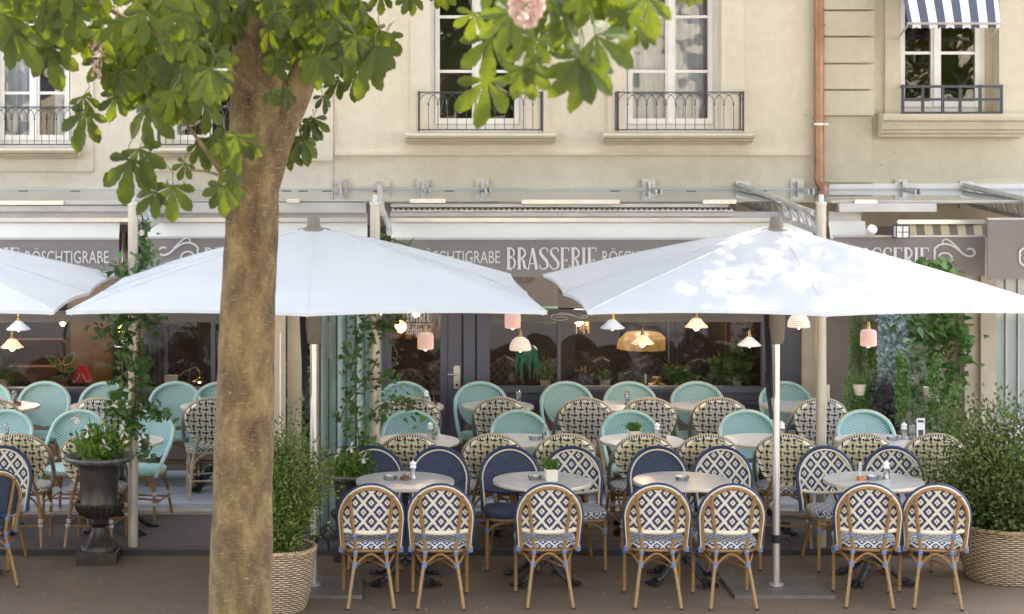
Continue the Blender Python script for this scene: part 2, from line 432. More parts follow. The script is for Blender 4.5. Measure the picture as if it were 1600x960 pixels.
# umbrella cloth
g = G('white_parasol_cloth'); o = g.world()
cc = g.ramp(g.noise(o, 2.2, 6), [(.3,(.62,.645,.68)), (.7,(.68,.70,.735))])
df = g.n('ShaderNodeBsdfDiffuse'); g.set(df.inputs[0], cc); tl = g.n('ShaderNodeBsdfTranslucent'); g.set(tl.inputs[0], (.6,.6,.58))
nm = g.bump(g.m_('ADD', g.noise(g.world((1,.4,1)), 3.5, 3), g.noise(o, 260, 2)), .12, .02); g.t.links.new(nm, df.inputs['Normal'])
ms = g.n('ShaderNodeMixShader'); ms.inputs[0].default_value = .28; g.t.links.new(df.outputs[0], ms.inputs[1]); g.t.links.new(tl.outputs[0], ms.inputs[2])
M['parasol'] = g.done(ms.outputs[0])

# stripes
def stripes(name, a, b, per, x0=0):
    g = G(name); s_ = g.n('ShaderNodeSeparateXYZ'); g.set(s_.inputs[0], g.world())
    fr = g.m_('FRACT', g.m_('DIVIDE', g.m_('SUBTRACT', s_.outputs['X'], x0), per))
    return g.done(g.pbr(g.mix(g.m_('LESS_THAN', fr, .5), a, b), .8, 0))
def uvstripes(name, a, b, n):
    g = G(name); u, v = uvs(g)
    fr = g.m_('FRACT', g.m_('MULTIPLY', u, n))
    return g.done(g.pbr(g.mix(g.m_('LESS_THAN', fr, .5), a, b), .8, 0, g.bump(g.noise(g.world(), 120, 2), .1, .01)))

# bark
g = G('chestnut_bark'); o = g.world((1,1,.55)); a = g.noise(o, 8, 10, .72, .35)
ln = g.noise(g.world((3.6,3.6,15)), 9, 4, .6)
cc = g.ramp(a, [(.32,(.034,.018,.006)), (.47,(.105,.062,.020)), (.64,(.205,.138,.052))])
cc = g.mix(g.ramp(ln, [(.58,(0,0,0)),(.72,(.55,)*3)]), cc, (.40,.315,.165))
cc = g.mix(g.ramp(g.noise(g.world((1,1,4)), 22, 4), [(.60,(0,0,0)),(.74,(.45,)*3)]), cc, (.055,.03,.014))
M['bark'] = g.done(g.pbr(cc, .85, 0, g.bump(g.m_('ADD', a, g.m_('MULTIPLY', ln, .6)), .8, .03)))
M['twig'] = simple('brown_twig', (.12,.07,.04), .8)
M['green_stem'] = simple('green_stem', (.14,.24,.05), .6)

# leaves
def leafmat(name, c1, c2, trans=.45, tcol=None, rough=.42, vary=None):
    g = G(name); oi = g.n('ShaderNodeNewGeometry')
    nz = oi.outputs['Random Per Island']
    cc = g.mix(nz, c1, c2)
    p = g.pbr(cc, rough, 0, None, .3)
    tl = g.n('ShaderNodeBsdfTranslucent'); g.set(tl.inputs[0], tcol if tcol else g.mix(.5, cc, (.22,.34,.02)))
    ms = g.n('ShaderNodeMixShader'); ms.inputs[0].default_value = trans; g.t.links.new(p, ms.inputs[1]); g.t.links.new(tl.outputs[0], ms.inputs[2])
    return g.done(ms.outputs[0])
M['leaf'] = leafmat('chestnut_leaf', (.009,.021,.003), (.050,.078,.005), .42, (.14,.17,.004), .5)
M['leaf_box'] = leafmat('box_leaf', (.07,.115,.022), (.18,.23,.05), .3)
M['leaf_olive'] = leafmat('privet_leaf', (.035,.07,.02), (.14,.17,.05), .25)
M['leaf_ivy'] = leafmat('ivy_leaf', (.03,.08,.022), (.13,.23,.08), .25)
M['leaf_dark'] = leafmat('waxy_leaf', (.04,.11,.03), (.16,.28,.08), .25)
M['leaf_blue'] = leafmat('blue_grey_leaf', (.24,.34,.35), (.46,.56,.56), .1, (.2,.3,.3))
M['leaf_trail'] = leafmat('trailing_leaf', (.09,.19,.045), (.20,.33,.10), .25)
M['leaf_sage'] = leafmat('mottled_leaf', (.12,.22,.12), (.34,.44,.28), .15)
M['leaf_var'] = leafmat('cream_edged_leaf', (.10,.16,.05), (.34,.34,.14), .15)
M['grass_tuft'] = leafmat('grass_tuft', (.06,.13,.02), (.14,.24,.05), .2)
M['petal'] = leafmat('white_petal', (.68,.66,.58), (.80,.76,.66), .3, (.7,.65,.5))
M['petal_pink'] = leafmat('pink_petal', (.40,.25,.22), (.52,.42,.36), .3, (.7,.5,.42))

# ================================================================ lettering
def ribbon(mb, path, w, y, m=None):
    n = len(path); P = [Vector((p[0], p[1])) for p in path]; W = w if isinstance(w, (list, tuple)) else [w]*n
    Lf = []; Rt = []
    for i in range(n):
        a = P[min(i+1, n-1)]-P[i] if i < n-1 else P[i]-P[i-1]
        c = P[i]-P[i-1] if i > 0 else a
        d = (a.normalized()+c.normalized())
        d = d.normalized() if d.length > 1e-6 else a.normalized()
        nn = Vector((-d.y, d.x)); Lf.append(P[i]+nn*W[i]/2); Rt.append(P[i]-nn*W[i]/2)
    for i in range(n-1):
        b = len(mb.v)
        for q in (Rt[i], Rt[i+1], Lf[i+1], Lf[i]):
            p = Vector((q.x, y, q.y)); p = m @ p if m else p; mb.v.append(tuple(p))
        mb.face([b, b+1, b+2, b+3])
def arc(cx, cz, rx, rz, a0, a1, n=8):
    return [(cx+rx*math.cos(R(a0+(a1-a0)*i/n)), cz+rz*math.sin(R(a0+(a1-a0)*i/n))) for i in range(n+1)]
STEM = [([(.09,0),(.09,1)], .125), ([(.0,.985),(.18,.985)], .035), ([(.0,.015),(.18,.015)], .035)]
SP = [(.37,.80),(.36,.92),(.27,.985),(.15,.97),(.06,.86),(.07,.72),(.17,.58),(.29,.43),(.37,.28),(.36,.12),(.26,.02),(.13,.02),(.04,.11),(.03,.22)]
GL = {
 'B': STEM+[(arc(.12,.77,.20,.215,90,-90,10), .075), (arc(.12,.29,.24,.28,90,-90,10), .085)],
 'R': STEM+[(arc(.12,.75,.22,.235,90,-90,10), .08), ([(.17,.52),(.27,.36),(.31,.10),(.40,.02)], [.06,.11,.12,.05])],
 'A': [([(.02,.01),(.20,.985)], .05), ([(.20,.985),(.37,.01)], .125), ([(.07,.27),(.32,.27)], .04), ([(-.03,.01),(.08,.01)], .03), ([(.28,.013),(.44,.013)], .03)],
 'S': [(SP, [.05,.06,.05,.06,.09,.12,.13,.13,.12,.09,.06,.05,.06,.05])],
 'E': STEM+[([(.09,.98),(.36,.98)], .04), ([(.35,.985),(.37,.82)], .035), ([(.09,.42),(.30,.42)], .04), ([(.29,.50),(.29,.34)], .03), ([(.09,.02),(.38,.02)], .04), ([(.37,.02),(.39,.2)], .035)],
 'I': STEM,
 'N': STEM+[([(.09,.99),(.40,.01)], .08), ([(.40,.0),(.40,1)], .05)],
 'T': [([(.20,0),(.20,1)], .12), ([(.0,.98),(.40,.98)], .045), ([(.1,.015),(.3,.015)], .03)],
}
ADV = {'I': .235, 'A': .455, 'N': .5}
def brasserie(mb, x, z, h, y, text='BRASSERIE', wid=None, m=None):
    tot = sum(ADV.get(c, .445) for c in text)
    k = (wid/tot) if wid else h
    y0 = y
    for c in text:
        for i, (path, w_) in enumerate(GL[c]):
            kk = (k+h)/2
            ws = [q*kk for q in w_] if isinstance(w_, (list, tuple)) else w_*kk
            ribbon(mb, [(x+p[0]*k, z+p[1]*h) for p in path], ws, y0-.0004*i, m)
        x += ADV.get(c, .445)*k
    return x
def swirl(mb, x, z, sx, sz, y):
    c1 = cat_rom([(0,0,.05),(-.02,0,.28),(.12,0,.50),(.34,0,.52),(.55,0,.30),(.75,0,-.02),(.92,0,-.08),(1.0,0,.12),(.92,0,.30),(.80,0,.27)], 5)
    c2 = cat_rom([(.62,0,.25),(.42,0,.62),(.28,0,.78),(.18,0,.70),(.20,0,.56)], 5)
    c3 = cat_rom([(-.02,0,.20),(.0,0,-.30),(.22,0,-.52),(.42,0,-.30),(.36,0,.02),(.18,0,.08),(.08,0,-.08)], 5)
    for i, (c, w_) in enumerate(((c1,.085),(c2,.065),(c3,.075))):
        ribbon(mb, [(x+p[0]*sx, z+p[2]*sz) for p in c], w_*abs(sz)*1.15, y-.0005*i)
def font_text(name, s, wid, hgt, x, z, y, mt, parent, m=None):
    cu = bpy.data.curves.new(name, 'FONT'); cu.body = s; cu.size = 1; cu.resolution_u = 3
    to = bpy.data.objects.new(name+'_tmp', cu); col.objects.link(to)
    dg = bpy.context.evaluated_depsgraph_get(); me = bpy.data.meshes.new_from_object(to.evaluated_get(dg))
    bpy.data.objects.remove(to); bpy.data.curves.remove(cu)
    xs = [v.co.x for v in me.vertices]; ys = [v.co.y for v in me.vertices]
    x0, x1, y0, y1 = min(xs), max(xs), min(ys), max(ys)
    for v in me.vertices:
        p = Vector((x+(v.co.x-x0)/(x1-x0)*wid, y, z+(v.co.y-y0)/(y1-y0)*hgt)); v.co = m @ p if m else p
    me.materials.clear(); me.materials.append(mt); me.name = name
    o = bpy.data.objects.new(name, me); col.objects.link(o); o.parent = parent; return o

# ================================================================ ground
def ground_sheet(name, x0, x1, y0, y1, z, mt, n=1):
    mb = MB(); mb.v = [(x0,y0,z),(x1,y0,z),(x1,y1,z),(x0,y1,z)]; mb.face([0,1,2,3]); return mb.build(name, mt, smooth=False)
M['square'] = simple('pale_bounce_paving', (.40,.34,.27), .85, var=.2, scale=2)
tag(ground_sheet('ground', -150, 150, -150, 150, 0, M['asphalt']), kind='structure')
PY = 14.99; PZ = .05; DY = 16.42; DZ = .11
mb = MB(); mb.box(-7, 8, PY, WY+.3, -.02, PZ); tag(mb.build('terrace_paving', M['platform'], smooth=False), kind='structure')
mb = MB(); mb.box(-7, 8, PY-.05, PY-.002, -.02, PZ-.012); tag(mb.build('kerb', simple('dark_joint', (.035,.03,.028), .8), smooth=False), kind='structure')
mb = MB(); mb.box(-7, 8, DY-.13, DY-.002, .02, PZ+.03); tag(mb.build('terrace_kerb', M['stone_pave'], smooth=False), kind='structure')
mb = MB(); mb.box(-7, 8, DY, WY-.02, .02, DZ); tag(mb.build('wooden_deck', M['deck'], smooth=False), kind='structure')
tag(ground_sheet('bounce_paving', -60, 60, -5.9, 2.4, .004, M['square']), kind='structure')  # unseen pale ground added to bounce sunlight onto the facade
M['road'] = asphalt('grey_road', (.19,.185,.18), (.13,.128,.125))
tag(ground_sheet('road', -60, 60, 2.4, 11.0, .004, M['road']), kind='structure')
mb = MB(); mb.box(-60, 60, -14, -6, 0, .12); tag(mb.build('pavement', M['stone_pave'], smooth=False), kind='structure')

# ================================================================ walls with openings
def wall(mb, x0, x1, z0, z1, holes, y, th=.32):
    xs = sorted({x0, x1, *[h for q in holes for h in q[:2] if x0 < h < x1]}); zs = sorted({z0, z1, *[h for q in holes for h in q[2:] if z0 < h < z1]})
    for yy, fl in ((y, False), (y+th, True)):
        for i in range(len(xs)-1):
            for j in range(len(zs)-1):
                cx, cz = (xs[i]+xs[i+1])/2, (zs[j]+zs[j+1])/2
                if any(h[0] < cx < h[1] and h[2] < cz < h[3] for h in holes): continue
                b = len(mb.v); mb.v += [(xs[i],yy,zs[j]),(xs[i+1],yy,zs[j]),(xs[i+1],yy,zs[j+1]),(xs[i],yy,zs[j+1])]
                mb.face([b,b+1,b+2,b+3] if not fl else [b+3,b+2,b+1,b])
    def rv(a, b_):
        b = len(mb.v); (xa, za), (xb, zb) = a, b_
        mb.v += [(xa,y,za),(xb,y,zb),(xb,y+th,zb),(xa,y+th,za)]; mb.face([b,b+1,b+2,b+3])
    for h in holes:
        a, c, d, e = max(h[0],x0), min(h[1],x1), max(h[2],z0), min(h[3],z1)
        rv((c,d),(a,d)); rv((a,e),(c,e)); rv((a,d),(a,e)); rv((c,e),(c,d))
    rv((x0,z0),(x1,z0)); rv((x1,z1),(x0,z1)); rv((x0,z1),(x0,z0)); rv((x1,z0),(x1,z1))
ROOFZ = 10.45  # unseen roof of the olive house, kept low so sun reaches the right parasol
SHOPZ = 2.44
def tall_window(root, px0, px1, pyb, bars, kind, pytop=-75, midpx=None, fm='white_paint', curtain=None, sash=.045):
    """casement window: outer frame, two sashes with glazing bars, panes, curtain, dark room behind"""
    x0, x1, z0, z1 = WX(px0), WX(px1), WZ(pyb), WZ(pytop); y = WY+.17
    mid = (x0+x1)/2 if midpx is None else WX(midpx)
    mb = MB(); t = .05
    mb.box(x0+.001, x0+t, y, y+.06, z0+.001, z1-.001); mb.box(x1-t, x1-.001, y, y+.06, z0+.001, z1-.001)
    mb.box(x0+t, x1-t, y+.002, y+.058, z0+.001, z0+t); mb.box(x0+t, x1-t, y+.002, y+.058, z1-t, z1-.001)
    fr = mb.build('window', M[fm], root, smooth=False)
    sb = MB()
    for a, b in ((x0+t+.004, mid-.004), (mid+.004, x1-t-.004)):
        for (xa, xb) in ((a, a+sash), (b-sash, b)): sb.bbox(xa, xb, y-.015, y+.035, z0+t+.004, z1-t-.004, .004)
        sb.box(a+sash, b-sash, y-.012, y+.032, z0+t+.004, z0+t+.06); sb.box(a+sash, b-sash, y-.012, y+.032, z1-t-.06, z1-t-.004)
        for pb in bars: sb.box(a+sash, b-sash, y-.008, y+.02, WZ(pb)-.014, WZ(pb)+.014)
    sb.bbox(mid-.022, mid+.022, y-.032, y-.0152, z0+t+.01, z1-t-.01, .005)
    sb.build('sash', M[fm], fr, smooth=False)
    pb = MB(); b = 0
    for a, c in ((x0+t+.03, mid-.03), (mid+.03, x1-t-.03)):
        k = len(pb.v); pb.v += [(a,y+.01,z0+t+.02),(c,y+.01,z0+t+.02),(c,y+.01,z1-t-.02),(a,y+.01,z1-t-.02)]; pb.face([k,k+1,k+2,k+3])
    pb.build('pane', M['up_glass'], fr, smooth=False)
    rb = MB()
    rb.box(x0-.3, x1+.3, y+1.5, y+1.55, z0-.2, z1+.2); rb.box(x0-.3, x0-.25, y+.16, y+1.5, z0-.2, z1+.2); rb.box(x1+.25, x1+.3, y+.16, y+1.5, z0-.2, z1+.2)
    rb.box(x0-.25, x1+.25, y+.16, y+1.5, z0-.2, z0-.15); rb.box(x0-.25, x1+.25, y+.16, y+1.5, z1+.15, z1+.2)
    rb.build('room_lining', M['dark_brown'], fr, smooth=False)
    if curtain:
        cb = MB()
        for (a, c) in curtain:
            xa, xb = x0+(x1-x0)*a, x0+(x1-x0)*c; nn = max(8, int((xb-xa)/.012))
            cb.grid(lambda u, v: (xa+(xb-xa)*u, y+.14+.022*math.sin(u*(xb-xa)*62)+.012*math.sin(u*(xb-xa)*23+v*2), z0+.02+(z1-z0-.04)*v), nn, 4)
        cb.build('curtain', M['curtain'], fr)
    return fr
def arch_railing(root, px0, px1, py0, py1, n, out=.16):
    """thin wrought iron window rail with interlaced pointed arches"""
    x0, x1, z0, z1 = WX(px0), WX(px1), WZ(py1), WZ(py0); y = WY-out
    mb = MB(); mb.box(x0, x1, y-.006, y+.006, z1-.012, z1); mb.box(x0, x1, y-.006, y+.006, z0, z0+.012)
    for x in (x0, x1):
        mb.box(x-.009, x+.009, y-.009, y+.009, z0-.01, z1+.006)
        mb.box(x-.01, x+.01, y+.012, WY-.001, z1-.02, z1-.008); mb.box(x-.01, x+.01, y+.012, WY-.001, z0+.004, z0+.016)
        mb.box(x-.006, x+.006, WY-.03, WY-.018, z0, z1)
    mb.build('window_railing', M['black_iron'], root, smooth=False)
    rb = MB(); st = (x1-x0)/n; hz = z1-.014; ah = .105
    for i in range(1, n): rb.tube([(x0+i*st, y, z0+.01), (x0+i*st, y, hz-ah)], .0034, 5)
    for i in range(0, n-1):
        a = x0+i*st; b = a+2*st
        rb.tube([(a+st-(st)*math.cos(q), y-.003*(i % 2), hz-ah+ah*.97*math.sin(q)) for q in [PI*k/12 for k in range(13)]], .0034, 5)
    for i in range(1, n): rb.lathe([(.004,-.012),(.010,0),(.004,.012)], 6, (x0+i*st, y, hz-ah))
    rb.build('railing_bars', M['black_iron'], root)
def sill(root, px0, px1, py0, py1, out=.20, deep=False):
    x0, x1, z1, z0 = WX(px0), WX(px1), WZ(py0), WZ(py1); h = z1-z0; y = WY
    prof = [(y+.17,z1+.004),(y-out*.6,z1-.004),(y-out+.012,z1-.014),(y-out,z1-h*.28),(y-out+.012,z1-h*.52),(y-out*.62,z1-h*.60),(y-out*.60,z1-h*.78),(y-out*.40,z1-h*.84),(y-out*.36,z1-h),(y-.0,z1-h),(y-.0,z0+.02),(y+.17,z0+.02)]
    if deep:
        prof = [(y+.17,z1+.004),(y-out,z1-.004),(y-out-.008,z1-h*.14),(y-out,z1-h*.30),(y-out*.80,z1-h*.34),(y-out*.74,z1-h*.68),(y-out*.62,z1-h*.72),(y-out*.60,z1-h*.84),(y-out*.45,z1-h*.87),(y-out*.42,z1-h),(y,z1-h),(y+.17,z1-h)]
    MB().xprism(prof, x0, x1).build('window_sill', M['stone_sill'], root)
def room_shell(root, x0, x1, ROOFZ=15.0):  # unseen shell, default roof height chosen to keep the terrace in shade
    mb = MB(); mb.box(x0, x1, WY+.32, WY+9, ROOFZ, ROOFZ+.25); mb.box(x0, x1, WY+9, WY+9.2, 0, ROOFZ)
    mb.box(x0, x0+.1, WY+.34, WY+8.98, 3.0, ROOFZ-.002); mb.box(x1-.1, x1, WY+.34, WY+8.98, 3.0, ROOFZ-.002)
    mb.box(x0-.02, x1+.02, WY-.10, WY+.3, ROOFZ-.1, ROOFZ+.2)
    mb.build('roof', M['ceiling_brown'], root, smooth=False)

XL, XA, XB, XR = WX(-700), WX(521.5), WX(1283), WX(2300)
# ---------------- sand coloured house at the left
bl = empty('town_house', (0,0,0)); tag(bl, 'sand coloured town house with quoined edge beyond the tree branches', 'building')
holes = [(WX(-300), WX(-130), WZ(229), WZ(-75)), (WX(-14), WX(113), WZ(229), WZ(-75)), (WX(258), WX(385), WZ(229), WZ(-75))]
mb = MB(); wall(mb, XL, XA-.003, SHOPZ, 14.9, holes, WY); mb.build('wall', M['plaster_left'], bl, smooth=False); room_shell(bl, XL, XA-.01)
mb = MB()
for a, b in ((-45, 146), (225, 418)):
    for (q0, q1, r0, r1) in ((a, -14 if a < 0 else 258, 268, -110), (113 if a < 0 else 385, b, 268, -110)): mb.box(WX(q0), WX(q1), WY-.022, WY-.001, WZ(r0), WZ(r1))
    mb.box(WX(-14 if a < 0 else 258), WX(113 if a < 0 else 385), WY-.022, WY-.001, WZ(268), WZ(247))
mb.build('window_surround', M['plaster_left'], bl, smooth=False)
for a, b in ((-14, 113), (258, 385)):
    tall_window(bl, a, b, 229, [60, 145], 0, curtain=[(.02, .47), (.72, .98)] if a < 0 else [(.03,.2)])
    sill(bl, a-16, b+12, 230, 247); arch_railing(bl, a-8, b+14, 167, 227, 13)
mb = MB()
for i in range(8):
    z1 = WZ(157-48*(i-1)); z0 = WZ(157-48*(i-2)) if 0 else z1-.285
    mb.bbox(WX(440), XA-.004, WY-.022, WY-.001, z0, z1-.012, .01)
mb.build('quoins', M['plaster_left'], bl, smooth=False)
# ---------------- cream house in the middle
bm_ = empty('town_house', (0,0,0)); tag(bm_, 'cream rendered town house with two tall white windows above the brasserie', 'building')
holes = [(WX(672), WX(822), WZ(203), WZ(-75)), (WX(976), WX(1127), WZ(203), WZ(-75))]
mb = MB(); wall(mb, XA, XB-.003, SHOPZ, 14.9, holes, WY+.006); mb.build('wall', M['plaster'], bm_, smooth=False); room_shell(bm_, XA, XB-.01)
mb = MB(); mb.box(XA+.01, WX(1265), WY-.028, WY+.004, WZ(243), WZ(238)); mb.build('string_course', M['plaster'], bm_, smooth=False)
for a, b in ((641,672),(822,858),(949,976),(1127,1162)): MB().box(WX(a), WX(b), WY-.016, WY+.004, WZ(208), WZ(-110)).build('window_surround', M['plaster'], bm_, smooth=False)
tall_window(bm_, 672, 822, 203, [25, 111], 0)
tall_window(bm_, 976, 1127, 203, [25, 111], 0, curtain=[(.02,.98)])
sill(bm_, 633, 866, 207, 224); sill(bm_, 939, 1173, 207, 224)
arch_railing(bm_, 654, 845, 144, 204, 13); arch_railing(bm_, 962, 1156, 144, 204, 13)
# copper downpipe
mb = MB(); xp = WX(1277); y = WY-.075
mb.tube([(xp,y,6.5),(xp,y,WZ(272))], .047, 16)
mb.tube(cat_rom([(xp,y,WZ(270)),(xp,y,WZ(282)),(xp+.02,y-.01,WZ(289)),(xp+.035,y-.02,WZ(294)),(xp+.035,y-.02,WZ(304))], 4), .049, 16)
for q in (186, 40, -60): mb.lathe([(.047,-.012),(.055,-.01),(.055,.01),(.047,.012)], 16, (xp, y, WZ(q)))
mb.tube([(xp,y,WZ(277)),(xp,y,WZ(270))], .0505, 16)
dp = mb.build('downpipe', M['copper'], bm_)
mb = MB(); mb.box(xp-.062, xp+.075, y-.058, WY+.004, WZ(196), WZ(192.5)); mb.build('pipe_bracket', M['galv'], dp, smooth=False)
# ---------------- olive house at the right
br_ = empty('town_house', (0,0,0)); tag(br_, 'olive beige town house with raised quoin blocks and a small striped window awning', 'building')
holes = [(WX(1405), WX(1560), WZ(178), WZ(-75))]
mb = MB(); wall(mb, XB, XR, SHOPZ, ROOFZ-.1, holes, WY+.012); mb.build('wall', M['plaster_olive'], br_, smooth=False); room_shell(br_, XB, XR, ROOFZ)
mb = MB(); tops = [-110,-68,-26,17,58,100,141,182,]
for i in range(len(tops)-1): mb.bbox(WX(1285), WX(1364), WY-.055, WY+.010, WZ(tops[i+1])+.009, WZ(tops[i])-.009, .012)
mb.box(WX(1285), WX(1362), WY-.02, WY+.010, WZ(285), WZ(182)-.003)
mb.build('quoins', M['plaster_olive'], br_, smooth=False)
for a, b in ((1382,1405),(1560,1581)): MB().box(WX(a), WX(b), WY-.022, WY+.010, WZ(178), WZ(-110)).build('window_surround', M['plaster_olive'], br_, smooth=False)
tall_window(br_, 1405, 1548, 176, [82, -5], 0, midpx=1470)
mb = MB(); mb.box(WX(1548)+.001, WX(1560), WY+.16, WY+.30, WZ(178), WZ(-75)); mb.build('window_reveal', M['plaster_olive'], br_, smooth=False)
sill(br_, 1371, 1596, 178, 214, .22, True)
mb = MB(); x0, x1, y = WX(1403), WX(1560), WY-.12
for z in (WZ(136), WZ(156), WZ(177)): mb.box(x0, x1, y-.009, y+.009, z-.013, z+.013)
for q in (1405,1436,1467,1494,1525,1558): mb.box(WX(q)-.013, WX(q)+.013, y-.0115, y+.0115, WZ(179), WZ(133))
mb.box(x0+.02, x0+.04, y+.012, WY, WZ(138), WZ(135)); mb.box(x1-.04, x1-.02, y+.012, WY, WZ(138), WZ(135))
mb.build('window_railing', M['black_iron'], br_, smooth=False)
M['stripe_blue'] = uvstripes('slate_and_white_stripes', (.74,.75,.78), (.075,.08,.12), 5.5)
aw = empty('window_awning', (0,0,0)); tag(aw, 'small slate and white striped awning over the right hand upper window', 'awning')
za, zb = WZ(-62), 3.36-(37-205)/172.0; ya, yb = WY-.03, F/172.0
xa0, xa1, xb0, xb1 = WX(1396), WX(1551), X(1419,172), X(1563,172)
mb = MB(); mb.grid(lambda u, v: ((xa0+(xa1-xa0)*u)*(1-v)+(xb0+(xb1-xb0)*u)*v, ya+(yb-ya)*v, za+(zb-za)*v+.02*math.sin(v*PI)), 22, 6, lambda u, v: (u+.045, v))
mb.grid(lambda u, v: (xb0+(xb1-xb0)*u, yb-.002, zb-.0*v-(.035+.012*math.sin(u*11*PI*1.0)**2)*v), 44, 1, lambda u, v: (u+.045, v)); mb.build('cloth', M['stripe_blue'], aw)
mb = MB(); mb.tube([(xb0-.01,yb,zb),(xb1+.012,yb,zb)], .012, 8)
mb.build('front_bar', M['alu'], aw)
for xs, xe in ((xa0+.03, xb0+.01), (xa1-.03, xb1-.01)):
    MB().tube([(xs, ya-.0, WZ(62)), (xe, yb+.01, zb)], .010, 6).build('arm', M['alu'], aw)

for a, b in ((1400,238),(1380,257),(1259,180)): MB().lathe([(.012,0),(.012,.012),(.006,.014)], 10).build('wall_plug', M['galv'], br_, loc=(WX(a), WY+.008, WZ(b)), rot=(R(90),0,0))
# ================================================================ brasserie shopfront (belongs to no single house: one joinery thing)
sf = empty('shopfront', (0,0,0)); tag(sf, 'slate grey brasserie shopfront with wide windows and glazed door behind the terrace', 'shopfront')
SY = WY+.02
def zz(a): return WZ(a)
fz0, fz1 = 1.66, 2.40
mb = MB()
# beams over windows, sills and plinths
for a, b in ((-700, 425), (765, 1195)):
    mb.box(WX(a), WX(b), SY-.05, SY+.06, zz(503), zz(487)); mb.box(WX(a), WX(b), SY-.075, SY-.0505, zz(493)-.006, zz(490)+.006)
mb.box(WX(-700), WX(590), SY-.04, SY+.08, fz1, SHOPZ+.02); mb.box(WX(600), WX(1250), SY-.04, SY+.08, fz1, SHOPZ+.02)
mb.build('transom_beam', M['dark_beam'], sf, smooth=False)
mb = MB()
for a, b in ((-700, 425), (760, 1198)):
    mb.bbox(WX(a), WX(b), SY-.07, SY+.06, zz(613), zz(606), .008); mb.box(WX(a), WX(b), SY-.035, SY+.055, zz(626), zz(613)-.003); mb.bbox(WX(a), WX(b), SY-.06, SY+.05, zz(632), zz(626)-.003, .006)
    mb.box(WX(a), WX(b), SY-.03, SY+.05, zz(650), zz(632)-.003)
mb.build('window_ledge', M['grey_joinery'], sf, smooth=False)
mb = MB(); mb.box(WX(-700), WX(425), SY-.02, SY+.04, DZ, zz(650)-.002); mb.box(WX(760), WX(1250), SY-.02, SY+.04, DZ, zz(650)-.002); mb.build('plinth', M['taupe_wall'], sf, smooth=False)
mb = MB()
for a, b in ((-190,-184),(330,336),(425,432),(590,600),(700,721),(724,742),(745,765),(1190,1197),(871,876)):
    top = fz1 if a in (425,590,700,724,745) else zz(503)
    bot = DZ if a in (425,590,700,724) else (zz(650) if a != 745 else DZ)
    if a in (871, 330, -190): bot = zz(606)+.002
    mb.bbox(WX(a), WX(b), SY-.045, SY+.05, bot, top, .008)
mb.box(WX(758), WX(1195), SY-.03, SY+.04, zz(607)+.001, zz(604)); mb.box(WX(1197)+.002, WX(1222), SY-.06, SY+.05, DZ, SHOPZ); mb.box(WX(1222)+.003, WX(1250), SY-.05, SY+.05, DZ, SHOPZ)
mb.box(WX(1219), WX(1223)+.002, SY-.075, SY-.062, DZ, SHOPZ)
mb.box(WX(765), WX(1195), SY-.045, SY+.05, zz(487)+.002, zz(484)); 
mb.build('frame', M['grey_joinery'], sf, smooth=False)
def pane(root, a, b, z0, z1, y=SY+.012, mt='glass', name='pane'):
    k = MB(); k.v = [(WX(a),y,z0),(WX(b),y,z0),(WX(b),y,z1),(WX(a),y,z1)]; k.face([0,1,2,3]); return k.build(name, M[mt], root, smooth=False)
for a, b in ((-700,-190),(-184,330),(336,425),(765,871),(876,1190)): pane(sf, a, b, zz(606), zz(503))
for a, b in ((-700,425),(432,590),(765,1195)): pane(sf, a, b, fz0, fz1, SY+.02)
pane(sf, 432, 590, DZ, fz0-.002, SY+.02)
# glazed door
door = MB(); door.bbox(WX(600)+.003, WX(612), SY-.03, SY+.03, DZ+.01, 2.16, .006); door.bbox(WX(688), WX(700)-.003, SY-.03, SY+.03, DZ+.01, 2.16, .006)
door.box(WX(612), WX(688), SY-.028, SY+.028, 2.06, 2.155); door.box(WX(612), WX(688), SY-.028, SY+.028, DZ+.012, DZ+.22)
door = door.build('door', M['grey_joinery'], sf, smooth=False); pane(door, 612, 688, DZ+.2, 2.07, SY)
pane(sf, 600, 700, 2.2, fz1, SY+.02)
mb = MB(); mb.bbox(WX(708.5), WX(718.5), SY-.060, SY-.047, zz(607), zz(571), .012); mb.tube([(WX(713), SY-.06, zz(584)), (WX(713), SY-.10, zz(584)), (WX(699), SY-.10, zz(584))], .009, 8)
mb.build('door_handle', M['alu'], sf)
mb = MB(); mb.lathe([(.013,-.004),(.013,.004)], 12); mb.build('keyhole', M['rubber'], sf, loc=(WX(713.5), SY-.063, zz(601)), rot=(R(90),0,0))
mb = MB(); brasserie(mb, WX(635.5), zz(503), .125, SY-.004, 'ENTREE', WX(674)-WX(635.5)); mb.build('door_lettering', M['letter'], door, smooth=False)
font_text('door_lettering', 'Eingang', WX(673)-WX(635), .105, WX(635), zz(527), SY-.005, M['letter'], door)
mb = MB(); mb.box(WX(635), WX(674), SY-.005, SY-.0035, zz(507.5), zz(506.5)); mb.build('lettering_rule', M['letter'], door, smooth=False)
mb = MB(); swirl(mb, WX(862), zz(495), .34, .055, SY-.079); mb.build('ornament', M['letter'], sf, smooth=False)
